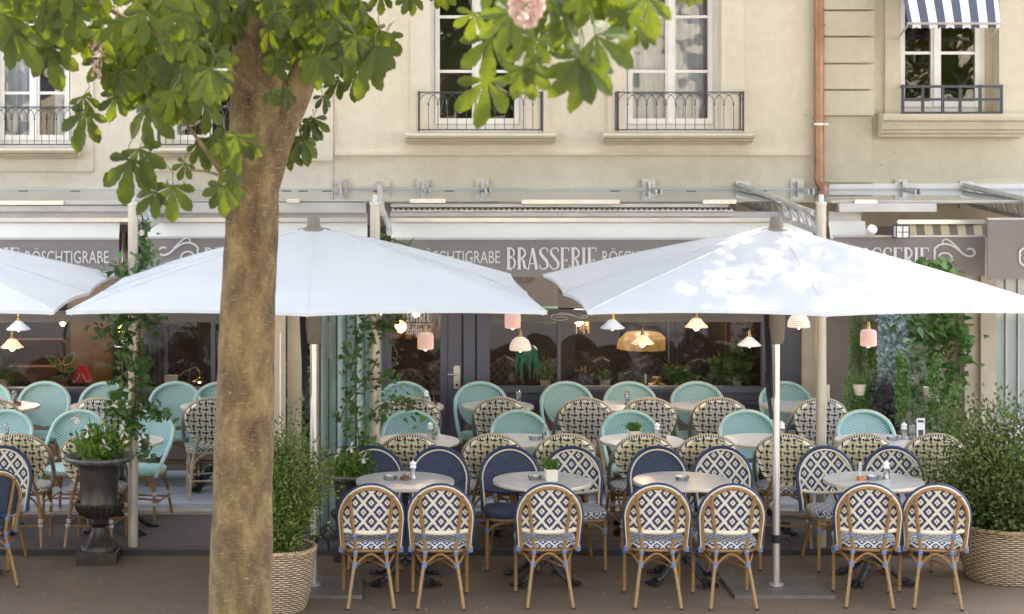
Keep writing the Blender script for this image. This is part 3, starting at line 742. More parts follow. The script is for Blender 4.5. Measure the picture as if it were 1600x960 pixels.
# flank walls to the right: pilaster, taupe wall, pilaster, glazed corner
for a, b, c in ((1250,1266,.10),(1266,1275,.08),(1500,1522,.16),(1522,1546,.22)): MB().box(WX(a)+.002, WX(b), SY-c, SY+.06, DZ, SHOPZ).build('pilaster', M['beige_panel'], sf, smooth=False)
mb = MB(); mb.box(WX(1275)+.002, WX(1500)-.002, SY-.02, SY+.10, DZ, SHOPZ); mb.build('side_wall', M['taupe_wall'], sf, smooth=False)
pane(sf, 1547, 2300, .55, 2.40, SY-.02, 'screen_glass')
mb = MB()
for q in (1571, 1590, 1640, 1700, 1760): mb.box(WX(q)-.006, WX(q)+.006, SY-.05, SY-.022, .55, 2.4)
mb.build('glazing_bar', M['alu_matt'], sf, smooth=False)
mb = MB(); mb.box(WX(1547), WX(2300), SY-.04, SY+.1, DZ, .55); mb.build('side_panel', M['path_white'], sf, smooth=False)

# interior of the room behind the glass
ri = empty('dining_room', (0,0,0)); tag(ri, 'dark brown panelled dining room seen through the shop windows', 'room')
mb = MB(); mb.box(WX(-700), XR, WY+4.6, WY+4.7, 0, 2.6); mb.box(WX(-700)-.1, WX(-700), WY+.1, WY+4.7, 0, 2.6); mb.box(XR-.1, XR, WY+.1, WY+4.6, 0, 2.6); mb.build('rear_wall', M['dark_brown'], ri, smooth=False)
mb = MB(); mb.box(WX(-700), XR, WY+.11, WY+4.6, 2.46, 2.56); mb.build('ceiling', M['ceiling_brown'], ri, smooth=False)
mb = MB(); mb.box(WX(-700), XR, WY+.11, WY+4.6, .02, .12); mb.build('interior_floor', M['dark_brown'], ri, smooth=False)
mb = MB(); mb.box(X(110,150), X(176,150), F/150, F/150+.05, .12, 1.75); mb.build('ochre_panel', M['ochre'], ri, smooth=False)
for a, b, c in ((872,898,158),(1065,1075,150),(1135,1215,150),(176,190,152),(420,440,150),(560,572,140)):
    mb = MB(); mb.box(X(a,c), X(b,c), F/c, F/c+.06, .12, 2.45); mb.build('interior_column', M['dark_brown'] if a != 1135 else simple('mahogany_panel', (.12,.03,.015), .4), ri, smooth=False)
for a, b, c in ((196,228,156),(236,262,154),(1040,1062,150)):
    mb = MB(); xa, xb = X(a,c), X(b,c)
    mb.grid(lambda u, v: (xa+(xb-xa)*u, F/c+.03*math.sin(u*20), .5+1.9*v), 24, 3); mb.build('interior_curtain', M['grey_curtain'], ri)
# row of bottles at the back bar
mb = MB()
for i in range(34):
    x = X(610+i*2.6, 140); h = .12+.16*random.random(); mb.lathe([(.025,0),(.028,h*.6),(.010,h*.8),(.010,h)], 7, (x, F/140+random.uniform(-.1,.1), 1.05+.42*(i % 2)))
bt = mb.build('bottle_row', M['amber'].copy() if False else simple('bottles', (.20,.10,.04), .2), ri); bt['kind'] = 'stuff'
for x, y, e, c in ((X(650,150), F/150, 9, (1,.6,.28)), (X(905,152), F/152, 9, (1,.62,.3)), (X(1010,148), F/148, 14, (1,.7,.38)), (X(40,150), F/150, 13, (1,.66,.34)), (X(250,148), F/148, 7, (1,.72,.45)), (X(1150,150), F/150, 9, (1,.62,.35))):
    l = bpy.data.lights.new('ceiling_lamp', 'POINT'); l.energy = e*.5; l.color = tuple((q+.6)/1.6 for q in c); l.shadow_soft_size = .12
    o = bpy.data.objects.new('ceiling_lamp', l); col.objects.link(o); o.location = (x, y+.5, 1.95); o.parent = ri

# ================================================================ glass canopy with posts, trusses, awning boxes and valances
cn = empty('glass_canopy', (0,0,0)); tag(cn, 'glass roofed terrace canopy with steel trusses, posts and taupe lettered valances', 'canopy')
CZ = 2.785; CY = F/180.0
XC0, XC1 = -4.6, 8.2
mb = MB(); mb.xprism([(CY+.02,2.738),(WY-.06,2.79),(WY-.06,2.80),(CY+.02,2.75)], XC0, XC1); mb.build('roof_glass', M['roof_glass'], cn, smooth=False)
mb = MB()
mb.box(XC0, XC1, WY-.06, WY-.001, CZ-.03, CZ+.03)
mb.build('roof_bar', M['alu_matt'], cn, smooth=False)
def fx(px, s=180): return X(px, s)
# front gutter pieces
mb = MB()
for a, b, t, bt_, yy in ((-300,206,314,320,0),(-300,206,322,331,.03),(228,572,314,333,.02),(610,1140,319,324,.03),(610,1150,332,339,.05),(1310,1462,318,331,-.03),(1300,1600,314,318,.03),(1600,2200,314,333,0)):
    mb.bbox(fx(a), fx(b), CY+yy, CY+yy+.09, Z(bt_,180), Z(t,180), .006)
mb.build('gutter', M['alu_matt'], cn, smooth=False)
mb = MB()
for a, b, y_ in ((640,696,314),(815,968,315.5),(1098,1150,315.5),(1315,1345,0),(448,468,314),(1335,1370,315.5),(-60,100,317)):
    if y_: mb.bbox(fx(a), fx(b), CY-.015, CY+.02, Z(y_+3.2,180), Z(y_-3.2,180), .006)
mb.build('light_bar', M['alu'], cn, smooth=False)
# perforated rail
mb = MB(); mb.box(fx(612), fx(1148), CY+.02, CY+.05, Z(331,180), Z(327,180)); mb.build('perforated_rail', M['galv'], cn, smooth=False)
mb = MB()
k = fx(616)
while k < fx(1146): mb.box(k, k+.022, CY+.012, CY+.0195, Z(328.6,180), Z(326,180)); k += .046
mb.build('rail_slots', M['rubber'], cn, smooth=False)
mb = MB()
for a, b in ((-300,205),(212,574),(610,1268),(1300,1350)): mb.box(fx(a), fx(b), CY+.10, CY+.20, Z(343,180)-.02, Z(332,180)); 
mb.build('awning_box', M['alu_matt'], cn, smooth=False)
# silver awning rolls + cream cloth + valances; bays: x0,x1 of cloth in photo px
bays = [(-420,186,'L1'),(229,575,'L2'),(625,1262,'M'),]
mb = MB()
for a, b in ((-420,205),(212,574),(605,1268)): mb.bbox(fx(a), fx(b), CY+.06, CY+.14, Z(347.5,180), Z(341,180), .01)
mb.bbox(fx(1404), fx(1542), CY+.04, CY+.14, Z(350.5,180), Z(344,180), .01)
mb.build('awning_roll', M['alu'], cn, smooth=False)
cl = MB()
for a, b in ((-420,187),(229,574),(611,1268),(1295,1352)):
    xa, xb = fx(a,179), fx(b,179)
    cl.grid(lambda u, v: (xa+(xb-xa)*u, (CY+.10)*(1-v)+(CY+.03)*v, Z(346,179)*(1-v)+(Z(374.5,180.3))*v-.012*math.sin(v*PI)), 12, 4)
cl.build('awning_cloth', M['cream_cassette'], cn)
VS = 180.6; VYY = F/VS
vbays = [(-420,186,375,432),(229,574,373,432),(611,1270,375,433),(1303,1539,371,432),(1543,1900,344,437)]
vobs = []
for (a, b, t, bo) in vbays:
    s_ = VS if a < 1540 else 184; xa, xb, z1, z0, y = X(a,s_), X(b,s_), Z(t,s_), Z(bo,s_), F/s_
    mb = MB(); mb.grid(lambda u, v: (xa+(xb-xa)*u, y+.008*math.sin(u*(xb-xa)*7)*(1-v), z0+(z1-z0)*v), max(8, int((xb-xa)*12)), 3)
    mb.grid(lambda u, v: (xa+(xb-xa)*u, y+.012+.006*math.sin(u*(xb-xa)*7)*(1-v), z0+(z1-z0)*v), max(8, int((xb-xa)*12)), 3, flip=True)
    o = mb.build('valance', M['valance'], cn); vobs.append(o)
    mb = MB(); mb.bbox(xa, xb, y-.008, y+.02, z1+.001, z1+.018, .004); mb.build('valance_bar', M['alu_matt'], o, smooth=False)
LY = VYY-.012
def vx(px): return X(px, VS)
def vz(py): return Z(py, VS)
lh = vz(387)-vz(421)
def rosch(o, p0, p1, y=LY): font_text('lettering', 'RÖSCHTIGRABE', X(p1,VS)-X(p0,VS), vz(391.5)-vz(411.5) if 0 else (vz(392)-vz(411.5))*1.22, X(p0,VS), vz(411.5), y, M['letter'], o)
mb = MB(); brasserie(mb, vx(-115), vz(421), lh, LY, wid=vx(33)-vx(-115)); mb.build('lettering', M['letter'], vobs[0], smooth=False); rosch(vobs[0], 40, 170)
mb = MB(); brasserie(mb, vx(319), vz(421), lh, LY, wid=vx(465)-vx(319)); swirl(mb, vx(308), vz(396), -.33, .17, LY); mb.build('lettering', M['letter'], vobs[1], smooth=False); rosch(vobs[1], 472, 568)
mb = MB(); brasserie(mb, vx(791), vz(421), lh, LY, wid=vx(934)-vx(791)); mb.build('lettering', M['letter'], vobs[2], smooth=False); rosch(vobs[2], 652, 781); rosch(vobs[2], 941, 1070)
mb = MB(); brasserie(mb, vx(1312), vz(421), lh, LY, wid=vx(1453)-vx(1312)); swirl(mb, vx(1461), vz(398), .34, .17, LY); mb.build('lettering', M['letter'], vobs[3], smooth=False)
mb = MB(); swirl(mb, X(1594,184), Z(402,184), .3, .16, F/184-.012); mb.build('lettering', M['letter'], vobs[4], smooth=False)
# striped cloth above the right valance
M['stripe_tan'] = uvstripes('tan_and_taupe_stripes', (.60,.50,.30), (.20,.17,.13), 5.3)
mb = MB(); xa, xb = X(1405,179), X(1541,179)
mb.grid(lambda u, v: (xa+(xb-xa)*u, F/179-.05*v, Z(351,179)*(1-v)+Z(371,180)*v), 14, 2, lambda u, v: (u, v)); mb.build('striped_cloth', M['stripe_tan'], cn)
# dark cassette gap above the rolls, slots in the roof edge
mb = MB()
for px in (45,125,385,450,475,512,590,755,700,955,1072,1180): mb.box(WX(px)-.045, WX(px)+.045, WY-.3, WY-.28, 2.779, 2.7855+.012)
mb.build('roof_slot', M['rubber'], cn, smooth=False)
# posts
for px, top in ((208,320),(586,320),(1283,320),(1712,320)):
    x = X(px,196); mb = MB(); mb.tube([(x,F/196,PZ+.0),(x,F/196,Z(top,196))], .041, 20)
    o = mb.build('post', M['post'], cn)
    mb = MB(); mb.lathe([(.043,0),(.046,.003),(.046,.025),(.043,.028)], 20, (x, F/196, Z(top,196)-.005)); mb.lathe([(.022,0),(.022,.06)], 12, (x, F/196, Z(top,196)+.02)); mb.build('post_cap', M['galv'], o)
# trusses
for xt in (X(208,196)+.03, X(586,196)+.085, X(1283,196)-.02, WX(1510)):
    mb = MB(); y0, y1 = F/196+.03, WY-.02
    zu0, zu1, zl0, zl1 = 2.705, 2.84, 2.545, 2.655
    mb.tube([(xt-.03,y0,zu0),(xt-.03,y1,zu1)], .026, 10); mb.tube([(xt+.03,y0,zl0),(xt+.03,y1,zl1)], .024, 10)
    n = 10
    for i in range(n):
        a = i/n; b = (i+1)/n
        pu = lambda t: (xt-.03, y0+(y1-y0)*t, zu0+(zu1-zu0)*t); pl = lambda t: (xt+.03, y0+(y1-y0)*t, zl0+(zl1-zl0)*t)
        mb.tube([pu(a), pl((a+b)/2)], .010, 6); mb.tube([pl((a+b)/2), pu(b)], .010, 6)
    mb.box(xt-.07, xt+.07, y1, WY-.001, 2.62, 2.88)
    mb.build('truss', M['galv'], cn)
# wall brackets with arms
for px in (532, 753, 1013, 1245, 1408, 660, 250):
    x = WX(px); mb = MB(); mb.box(x-.062, x+.062, WY-.022, WY-.003, WZ(302), WZ(280))
    mb.box(x-.012, x+.012, WY-.10, WY-.0225, WZ(300), WZ(284))
    mb.xprism([(WY-.10,WZ(296)+.02),(WY-.10,WZ(296)-.03),(WY-.45,CZ-.0),(WY-.45,CZ+.03)], x+.004, x+.018)
    mb.xprism([(WY-.10,WZ(296)+.02),(WY-.10,WZ(296)-.03),(WY-.45,CZ-.0),(WY-.45,CZ+.03)], x+.048, x+.060)
    for dx in (-.04, .04):
        for dz in (283, 289): mb.lathe([(.009,0),(.009,.008)], 6, (x+dx, WY-.03, WZ(dz)))
    mb.build('wall_bracket', M['galv'], cn, smooth=False)
mb = MB(); mb.box(WX(1293), WX(1361), WY-.055, WY-.024, WZ(298), WZ(288)); mb.box(WX(1362), WX(1600), WY-.04, WY-.003, WZ(297), WZ(287)); mb.build('flashing', M['white_paint'], cn, smooth=False)
# round flood lamp and boxes under the canopy at the right
mb = MB(); mb.lathe([(.02,-.05),(.040,-.045),(.044,.035),(.033,.05)], 18, (0,0,0)); o = mb.build('floodlight', M['cream_cassette'], None, loc=(X(1361,182), F/182, Z(361,182)), rot=(R(60),R(10),0)); tag(o, 'small round white floodlight under the right end of the canopy', 'lamp')
la = empty('lantern', (X(1408,182), F/182, Z(371,182)), 0, 'square white lantern beside the striped cloth under the canopy', 'lantern')
mb = MB()
for a in (-1,1):
    for b in (-1,1): mb.box(a*.055-.004, a*.055+.004, b*.055-.004, b*.055+.004, 0, .10)
mb.box(-.06,.06,-.06,.06,-.006,.0); mb.box(-.06,.06,-.06,.06,.10,.106); mb.box(-.059,.059,-.0595,-.0555,.045,.05); mb.box(-.003,.003,-.0595,-.0555,.005,.1)
mb.build('frame', M['black_iron'], la, smooth=False); mb = MB(); mb.box(-.05,.05,-.05,.05,.002,.098); mb.build('glass', M['porcelain'], la, smooth=False)

# ================================================================ parasols
def parasol(ax, ay, base=True, label='', handle=1):
    root = empty('parasol', (ax, ay, 0), 0, label, 'parasol', 'white square parasols')
    hz, az, hw = 2.187, 2.665, 1.565
    N = 8; cor = []
    for k in range(8):
        a = [(-1,-1),(0,-1),(1,-1),(1,0),(1,1),(0,1),(-1,1),(-1,0)][k]; cor.append(Vector((a[0]*hw, a[1]*hw, hz-(.012 if 0 in a else 0))))
    mb = MB(); apx = Vector((0,0,az)); nv = 10; nu = 10
    for k in range(8):
        A, B = cor[k], cor[(k+1) % 8]
        def fn(u, v, A=A, B=B):
            e = A.lerp(B, u); mid = 4*u*(1-u)
            e = e + (Vector((0,0,0))-Vector((e.x,e.y,0))).normalized()*(.030*mid) + Vector((0,0,.014*mid))
            p = apx.lerp(e, .045+.955*v)
            return p - Vector((0,0,1))*(.016*mid*math.sin(v*PI) - .016*math.sin(v*PI))
        mb.grid(fn, nu, nv, flip=True)
        b = len(mb.v)
        mb.grid(lambda u, v, A=A, B=B: fn(u, 1.0, A, B)-Vector((0,0,.022*v)), nu, 1, flip=True)
    cnp = mb.build('canopy', M['parasol'], root)
    for p in cnp.data.polygons: p.use_smooth = True
    mb = MB()
    for k in range(8):
        pr = [apx.lerp(cor[k], .05+.95*t/8)+Vector((0,0,.016*math.sin(t/8*PI)-.0*t+.003)) for t in range(9)]
        mb.tube([tuple(q) for q in pr], .003, 5)
    mb.build('seam', M['parasol_seam'], root)
    mb = MB()
    for k in range(8): mb.tube([apx*.985, (cor[k]*.985+Vector((0,0,.01)))], .009, 6)
    mb.build('ribs', M['alu_matt'], root)
    mb = MB()
    for k in range(8): mb.tube([(0,0,2.02), tuple(apx.lerp(cor[k], .52)-Vector((0,0,.01)))], .008, 6)
    mb.build('struts', M['alu_matt'], root)
    mb = MB(); mb.lathe([(.125,0),(.11,.014),(.055,.024),(.050,.04),(.046,.085),(.038,.10),(.0,.104)], 20, (0,0,az-.035), cap=False); mb.build('cap', M['taupe_cloth'], root)
    mb = MB(); mb.tube([(0,0,.035),(0,0,az-.02)], .027, 18); mb.lathe([(.055,.0),(.055,.012),(.03,.02)], 18, (0,0,.03)); mb.build('pole', M['alu'], root)
    mb = MB(); mb.lathe([(.032,-.03),(.034,-.028),(.034,.028),(.032,.03)], 18, (0,0,.37)); mb.box(.03,.10,-.012,.012,.375,.395); mb.tube([(.09,0,.385),(.105,-.01,.36),(.115,-.01,.28)], .010, 8); mb.build('clamp', M['rubber'], root)
    mb = MB(); mb.bbox(-.36,.36,-.30,.30,0.001,.028,.004); mb.build('base_plate', M['cast_iron'].copy() if False else M['galv_dark'], root, smooth=False)
    mb = MB(); mb.lathe([(.046,-.36),(.058,-.33),(.066,-.20),(.056,-.02),(.05,0)], 14, (.0,-.0,2.16)); mb.build('sleeve', M['taupe_cloth'], root)
    mb = MB()
    mb.grid(lambda u, v: (-.11+.045*u+.035*v, -.03-.015*math.sin(u*5+v*4), 2.16-.75*v), 6, 12); mb.grid(lambda u, v: (-.085+.03*u+.03*v, .0+.02*math.sin(v*5), 1.6-.35*v), 4, 8)
    mb.build('tie_strap', M['black_cloth'], root)
    return root
M['parasol_seam'] = simple('parasol_seam', (.56,.575,.60), .8)
M['galv_dark'] = simple('dark_steel_plate', (.13,.112,.092), .55, .1, var=.25, scale=6)
PU = F/213.0
parasol((490-VX)/213.0, PU, label='white square parasol whose pole stands beside the wicker planter near the tree trunk')
parasol((1213-VX)/213.0, PU, label='white square parasol with a patch of sunlight, over the right hand tables')
parasol((-194-VX)/213.0, PU, label='white square parasol cut off at the left, only its right corner showing')

# ================================================================ chairs
def arch_pts(wb, wt, z0, zc, zt, yf, n=16, exp=1.0):
    pts = [(-wb, yf(z0), z0), (-(wb*.5+wt*.5), yf((z0+zc)/2), (z0+zc)/2)]
    for i in range(n+1):
        a = PI - PI*i/n; c, s_ = math.cos(a), math.sin(a)
        x = wt*math.copysign(abs(c)**exp, c); z = zc+(zt-zc)*abs(s_)**exp; pts.append((x, yf(z), z))
    pts += [((wb*.5+wt*.5), yf((z0+zc)/2), (z0+zc)/2), (wb, yf(z0), z0)]
    return pts
def halfw(z, wt, zc, zt, wb, z0):
    if z >= zc: return wt*math.sqrt(max(0, 1-((z-zc)/(zt-zc))**2))
    return wb+(wt-wb)*min(1, (z-z0)/(zc-z0))
def seat_pad(W, D, zt, th, y0, rnd=.5):
    """rounded square cushion of woven cane, uv in metres"""
    mb = MB(); prof = [(1.0,-th),(1.03,-th*.6),(1.03,-th*.25),(1.0,-.004),(.96,0),(.6,.004),(.0,.006)]
    n = 36; b = 0
    def sq(a):
        c, s_ = math.cos(a), math.sin(a); return math.copysign(abs(c)**rnd, c), math.copysign(abs(s_)**rnd, s_)
    for (r, z) in prof:
        for k in range(n):
            cx, cy = sq(2*PI*k/n); cx *= (1+.06*cy); mb.v.append((cx*W/2*r, y0+cy*D/2*r, zt+z))
    for i in range(len(prof)-1):
        for k in range(n):
            k2 = (k+1) % n; q = [i*n+k, i*n+k2, (i+1)*n+k2, (i+1)*n+k]
            uv = [(mb.v[j][0], mb.v[j][1]+(mb.v[j][2]-zt)*(1.5 if i < 3 else 0)) for j in q]
            mb.face(q, uv)
    mb.face(list(reversed(range(n))), None)
    return mb
def yfA(z): return -.185-.085*max(0, (z-.40))/.48
def chair_plain(kind):
    """arch backed cane chair; kind 'diamond' or 'navy'"""
    root = empty('bistro_chair', (0,0,0))
    back_mt = M['diamond_front'] if kind == 'diamond' else M['herring']; rear_mt = M['diamond_back'] if kind != 'navy' else M['herring']
    wt, wb, zc, zt = .232, .212, .635, .872
    path = arch_pts(wb, wt, .395, zc, zt, yfA)
    mb = MB(); mb.tube([(p[0], p[1]+.006, p[2]) for p in path], .0145, 8, up=(0,1,0)); mb.build('back_frame', M['navy'], root)
    mb = MB()
    for dy, s_ in ((.016, .930), (-.011, .972)):
        p = arch_pts(wb*s_, wt*s_, .40, zc, zt-(.016 if dy > 0 else .007), lambda z, d=dy: yfA(z)+d); mb.tube(p, .0072, 6, up=(0,1,0))
    mb.build('piping', M['piping'], root)
    p = arch_pts(wb*.915, wt*.905, .40, zc, zt-.023, lambda z: yfA(z)-.018); MB().tube(p, .0125, 8, up=(0,1,0)).build('back_hoop', M['bamboo'], root)
    # woven panel, bowed slightly to the rear; front and rear skins
    zb_ = .535; ztp = zt-.022
    def pan(u, v, off):
        z = zb_+(ztp-zb_)*v; hw = halfw(z, wt*.93, zc, ztp+.002, wb*.95, .40); x = (2*u-1)*hw
        return (x, yfA(z)-.018*(1-(x/.23)**2)*(1-v*.5)+off, z)
    def uvp(u, v):
        q = pan(u, v, 0); return (q[0]+.0, q[2]*1.0)
    mb = MB(); mb.grid(lambda u, v: pan(u, v, .010), 16, 14, uvp); mb.build('backrest', back_mt, root)
    mb = MB(); mb.grid(lambda u, v: pan(u, v, -.004), 16, 14, uvp, flip=True); mb.build('backrest_rear', rear_mt, root)
    mb = MB(); mb.tube([(pan(i/12, 0, 0)[0]*.98, pan(i/12, 0, 0)[1]-.004, zb_+.012-.020*(1-(i/6-1)**2)) for i in range(13)], .0165, 8); mb.build('lower_roll', M['piping'] if kind == 'diamond' else M['navy'], root)
    # seat
    seat_pad(.415, .41, .455, .048, .01).build('seat', M['seat_weave'] if kind == 'diamond' else M['herring'], root)
    mb = MB(); rr = [(math.copysign(abs(math.cos(a))**.55, math.cos(a))*.205, .01+math.copysign(abs(math.sin(a))**.55, math.sin(a))*.205, .392) for a in [2*PI*i/28 for i in range(28)]]
    mb.tube(rr, .012, 8, closed=True); mb.build('seat_frame', M['bamboo'], root)
    # legs
    for sx in (-1, 1):
        pth = [(sx*.150, yfA(.80)-.022, .80), (sx*.138, yfA(.66)-.026, .66), (sx*.120, yfA(.5)-.034, .52), (sx*.105, -.222, .40), (sx*.112, -.228, .34), (sx*.135, -.262, .20), (sx*.163, -.305, .0)]
        lg = MB().tube(pth, .0128, 8).build('leg', M['bamboo'], root); MB().lathe([(.0135,0),(.0138,.012)], 8, (sx*.163, -.305, 0)).build('rubber_foot', M['rubber'], lg)
        lg = MB().tube([(sx*.192, .178, .40), (sx*.195, .182, .2), (sx*.197, .186, 0)], .0135, 8).build('leg', M['bamboo'], root); MB().lathe([(.0142,0),(.0145,.012)], 8, (sx*.197, .186, 0)).build('rubber_foot', M['rubber'], lg)
    # stretchers
    mb = MB()
    mb.tube(cat_rom([(-.118,-.236,.285),(-.085,-.225,.325),(-.03,-.215,.365),(0,-.213,.372),(.03,-.215,.365),(.085,-.225,.325),(.118,-.236,.285)], 3), .0085, 6)
    mb.tube([(-.122,-.238,.29),(-.03,-.06,.30),(.19,.18,.31)], .008, 6); mb.tube([(.122,-.238,.275),(.03,-.06,.285),(-.19,.18,.295)], .008, 6)
    for sx in (-1, 1):
        mb.tube(cat_rom([(sx*.120,-.236,.30),(sx*.165,-.14,.355),(sx*.185,-.02,.378),(sx*.19,.10,.36),(sx*.193,.178,.30)], 3), .0085, 6)
    mb.tube(cat_rom([(-.19,.18,.30),(-.13,.19,.355),(0,.19,.378),(.13,.19,.355),(.19,.18,.30)], 3), .0085, 6)
    mb.build('stretcher', M['bamboo'], root)
    def wrapb(p, r, h, tilt=None): MB().lathe([(r*.95,-h),(r,-h*.9),(r*1.03,-h*.3),(r,0),(r*1.03,h*.3),(r,h*.9),(r*.95,h)], 8, p).build('binding', M['blue_binding'], root)
    for sx in (-1, 1):
        wrapb((sx*.116,-.233,.300), .0185, .020); wrapb((sx*.108,-.224,.385), .017, .014); wrapb((sx*.117,yfA(.5)-.034,.51), .0165, .014)
        wrapb((sx*.194,.180,.310), .019, .020); wrapb((sx*.210,yfA(.41),.405), .019, .022)
    wrapb((0,-.02,.295), .014, .012)
    mb = MB()
    for sx in (-1,1): mb.tube([(sx*.21,-.185,.40),(sx*.195,-.15,.30),(sx*.192,.0,.0) if 0 else (sx*.196,-.13,.27)], .010, 6)
    return root
M['blue_binding'] = wrap('blue_binding', (.035,.075,.22), (.30,.38,.52), .009, .3)
M['white_binding'] = wrap('white_binding', (.70,.68,.62), (.04,.05,.08), .012, .3)
def yfB(z): return -.175-.100*max(0, (z-.46))/.44
def chair_arm(kind):
    """bucket backed cane armchair; kind 'teal', 'gold' (cream crosses) or 'grey'"""
    root = empty('bistro_armchair', (0,0,0))
    wm = M['teal'] if kind == 'teal' else (M['cross_gold'] if kind == 'gold' else M['cross_grey'])
    fm = M['teal_wrap'] if kind == 'teal' else M['navy_stitch']; em = M['cream_wrap']; sm = M['teal'] if kind == 'teal' else M['seat_weave']; lm = M['bamboo'] if kind != 'grey' else M['bamboo_pale']
    zt = .885
    half = [(.205,.175,.40),(.226,.12,.485),(.238,.02,.565),(.242,-.08,.635),(.238,-.165,.705)]
    top = []
    for i in range(1, 12):
        a = PI*i/12; top.append((.236*math.cos(a), -.195-.070*math.sin(a), .705+(zt-.705)*math.sin(a)))
    path = cat_rom(half+top[0:]+[(-x, y, z) for x, y, z in reversed(half)], 3)
    MB().tube(path, .0165, 8).build('arm_frame', fm, root)
    out = [(p.x*1.045, p.y-.006, p.z+.012*max(0, (p.z-.6)/.28)) for p in path]
    MB().tube(out, .0095, 6).build('edge_cane', M['teal_edge'] if kind != 'grey' else M['bamboo_pale'], root)
    zb_ = .485
    def pan(u, v, off):
        z = zb_+(zt-.014-zb_)*v
        if z > .705: hw = .222*math.sqrt(max(0, 1-((z-.705)/(zt-.010-.705))**2))
        else:
            t = (z-zb_)/(.705-zb_); hw = .205*(1-(1-t)**2.6)**.42*(.80+.20*t)+.012
        x = (2*u-1)*hw; yb = -.19-.075*max(0, (z-.46))/.42
        return (x, yb-.030*(1-(x/.24)**2)+.03*(1-v)*0+off, z)
    def uvp(u, v):
        q = pan(u, v, 0); return (q[0], q[2])
    mb = MB(); mb.grid(lambda u, v: pan(u, v, .008), 16, 16, uvp); mb.build('backrest', wm, root)
    mb = MB(); mb.grid(lambda u, v: pan(u, v, -.008), 16, 16, uvp, flip=True); mb.build('backrest_rear', wm, root)
    if kind != 'teal':
        bp = [pan(0, v/12, 0) for v in range(12, -1, -1)]; bq = [pan(1, v/12, 0) for v in range(0, 13)]
        tp = [pan(1-i/2, 1, 0) for i in range(0, 1)]
        bord = bp+[pan(i/6, 0, 0) for i in range(1, 6)]+bq
        brd = []
        for v in range(0, 12): brd.append(pan(1, v/12, 0))
        for i in range(1, 12):
            a = PI*i/12; brd.append((.212*math.cos(a), -.205-.068*math.sin(a), .700+(zt-.022-.700)*math.sin(a)))
        for v in range(11, -1, -1): brd.append(pan(0, v/12, 0))
        MB().tube(brd, .016, 8).build('woven_border', em, root)
    seat_pad(.43, .41, .455, .040, .0, .6).build('seat', sm, root)
    mb = MB(); rr = [(math.copysign(abs(math.cos(a))**.6, math.cos(a))*.208, math.copysign(abs(math.sin(a))**.6, math.sin(a))*.200, .405) for a in [2*PI*i/24 for i in range(24)]]
    mb.tube(rr, .013, 6, closed=True); mb.build('seat_frame', lm, root)
    for sx in (-1, 1):
        MB().tube([(sx*.10,-.240,.56),(sx*.135,-.215,.44),(sx*.155,-.215,.36),(sx*.175,-.25,.18),(sx*.19,-.295,0)], .0135, 8).build('leg', lm, root)
        MB().tube([(sx*.192,.165,.42),(sx*.195,.17,.2),(sx*.198,.172,0)], .0145, 8).build('leg', lm, root)
    mb = MB()
    for sx in (-1, 1):
        mb.tube(cat_rom([(sx*.194,.170,.27),(sx*.188,.13,.345),(sx*.17,.06,.385),(sx*.165,.0,.392)], 3), .010, 6)
        mb.tube(cat_rom([(sx*.192,.172,.26),(sx*.165,.178,.34),(sx*.10,.18,.382),(sx*.04,.18,.392)], 3), .010, 6)
        mb.tube(cat_rom([(sx*.172,-.245,.20),(sx*.15,-.225,.31),(sx*.10,-.21,.37),(sx*.04,-.20,.392)], 3), .010, 6)
        mb.tube(cat_rom([(sx*.168,-.235,.24),(sx*.185,-.16,.33),(sx*.185,-.08,.385)], 3), .009, 6)
        mb.tube([(sx*.196,.170,.175),(sx*.178,-.25,.180)], .009, 6)
    mb.tube([(-.19,.0,.177),(0,.02,.185),(.19,.0,.177)], .009, 6); mb.tube([(-.176,-.247,.165),(.176,-.247,.165)], .009, 6)
    mb.build('stretcher', lm, root)
    mb = MB()
    for sx in (-1, 1):
        for p, h in (((sx*.195,.170,.262),.016), ((sx*.196,.171,.178),.013), ((sx*.172,-.245,.205),.016), ((sx*.178,-.257,.168),.012)):
            MB().lathe([(.0165,-h),(.0185,-h*.8),(.0175,0),(.0185,h*.8),(.0165,h)], 8, p).build('binding', M['white_binding'], root)
    return root
PROTO = {}; USED = set(); rj = random.Random(4)
def chair(kind, px, s_back, rz, z, label, group, toward=True, ypos=None, dx=0):
    if kind not in PROTO: PROTO[kind] = chair_plain(kind) if kind in ('diamond', 'navy') else chair_arm(kind)
    o = PROTO[kind] if kind not in USED else copy_tree(PROTO[kind]); USED.add(kind)
    x = X(px, s_back); yb = F/s_back; th = R(rz)
    # origin sits .235 m in front of the backrest
    ox = x + math.sin(-th)*.0 - math.sin(th)*.235; oy = yb + math.cos(th)*.235
    o.location = (ox, oy, z); o.rotation_euler = (0, 0, th)
    o.location.x += rj.uniform(-.008,.008); o.location.y += rj.uniform(-.02,.02); o.rotation_euler.z += R(rj.uniform(-2.2,2.2))
    tag(o, label, 'chair' if kind in ('diamond', 'navy') else 'armchair', group); return o

# --- front row, backs to the street
Gf = 'diamond patterned bistro chairs with backs to the street'
sB = 221.5
for px, rz, lab in ((581, 1, 'diamond chair, its back to the street, nearest to the trunkside wicker planter'),
                    (690, -1, 'diamond chair, back to the street, second from the wicker planter by the tree'),
                    (856, 0, 'diamond chair, back to the street, alone before the table with the potted grass'),
                    (1029, -2, 'diamond chair, back to the street, at the ashtray table, farther from the parasol pole'),
                    (1145, 2, 'navy and cream diamond chair, back to the street, directly beside the right parasol pole'),
                    (1355, -9, 'diamond chair turned slightly aside, back to the street, before the orange card holder'),
                    (1462, -7, 'diamond chair, back to the street, touching the large wicker basket of the bush')):
    chair('diamond', px, sB, rz, 0, lab, Gf)
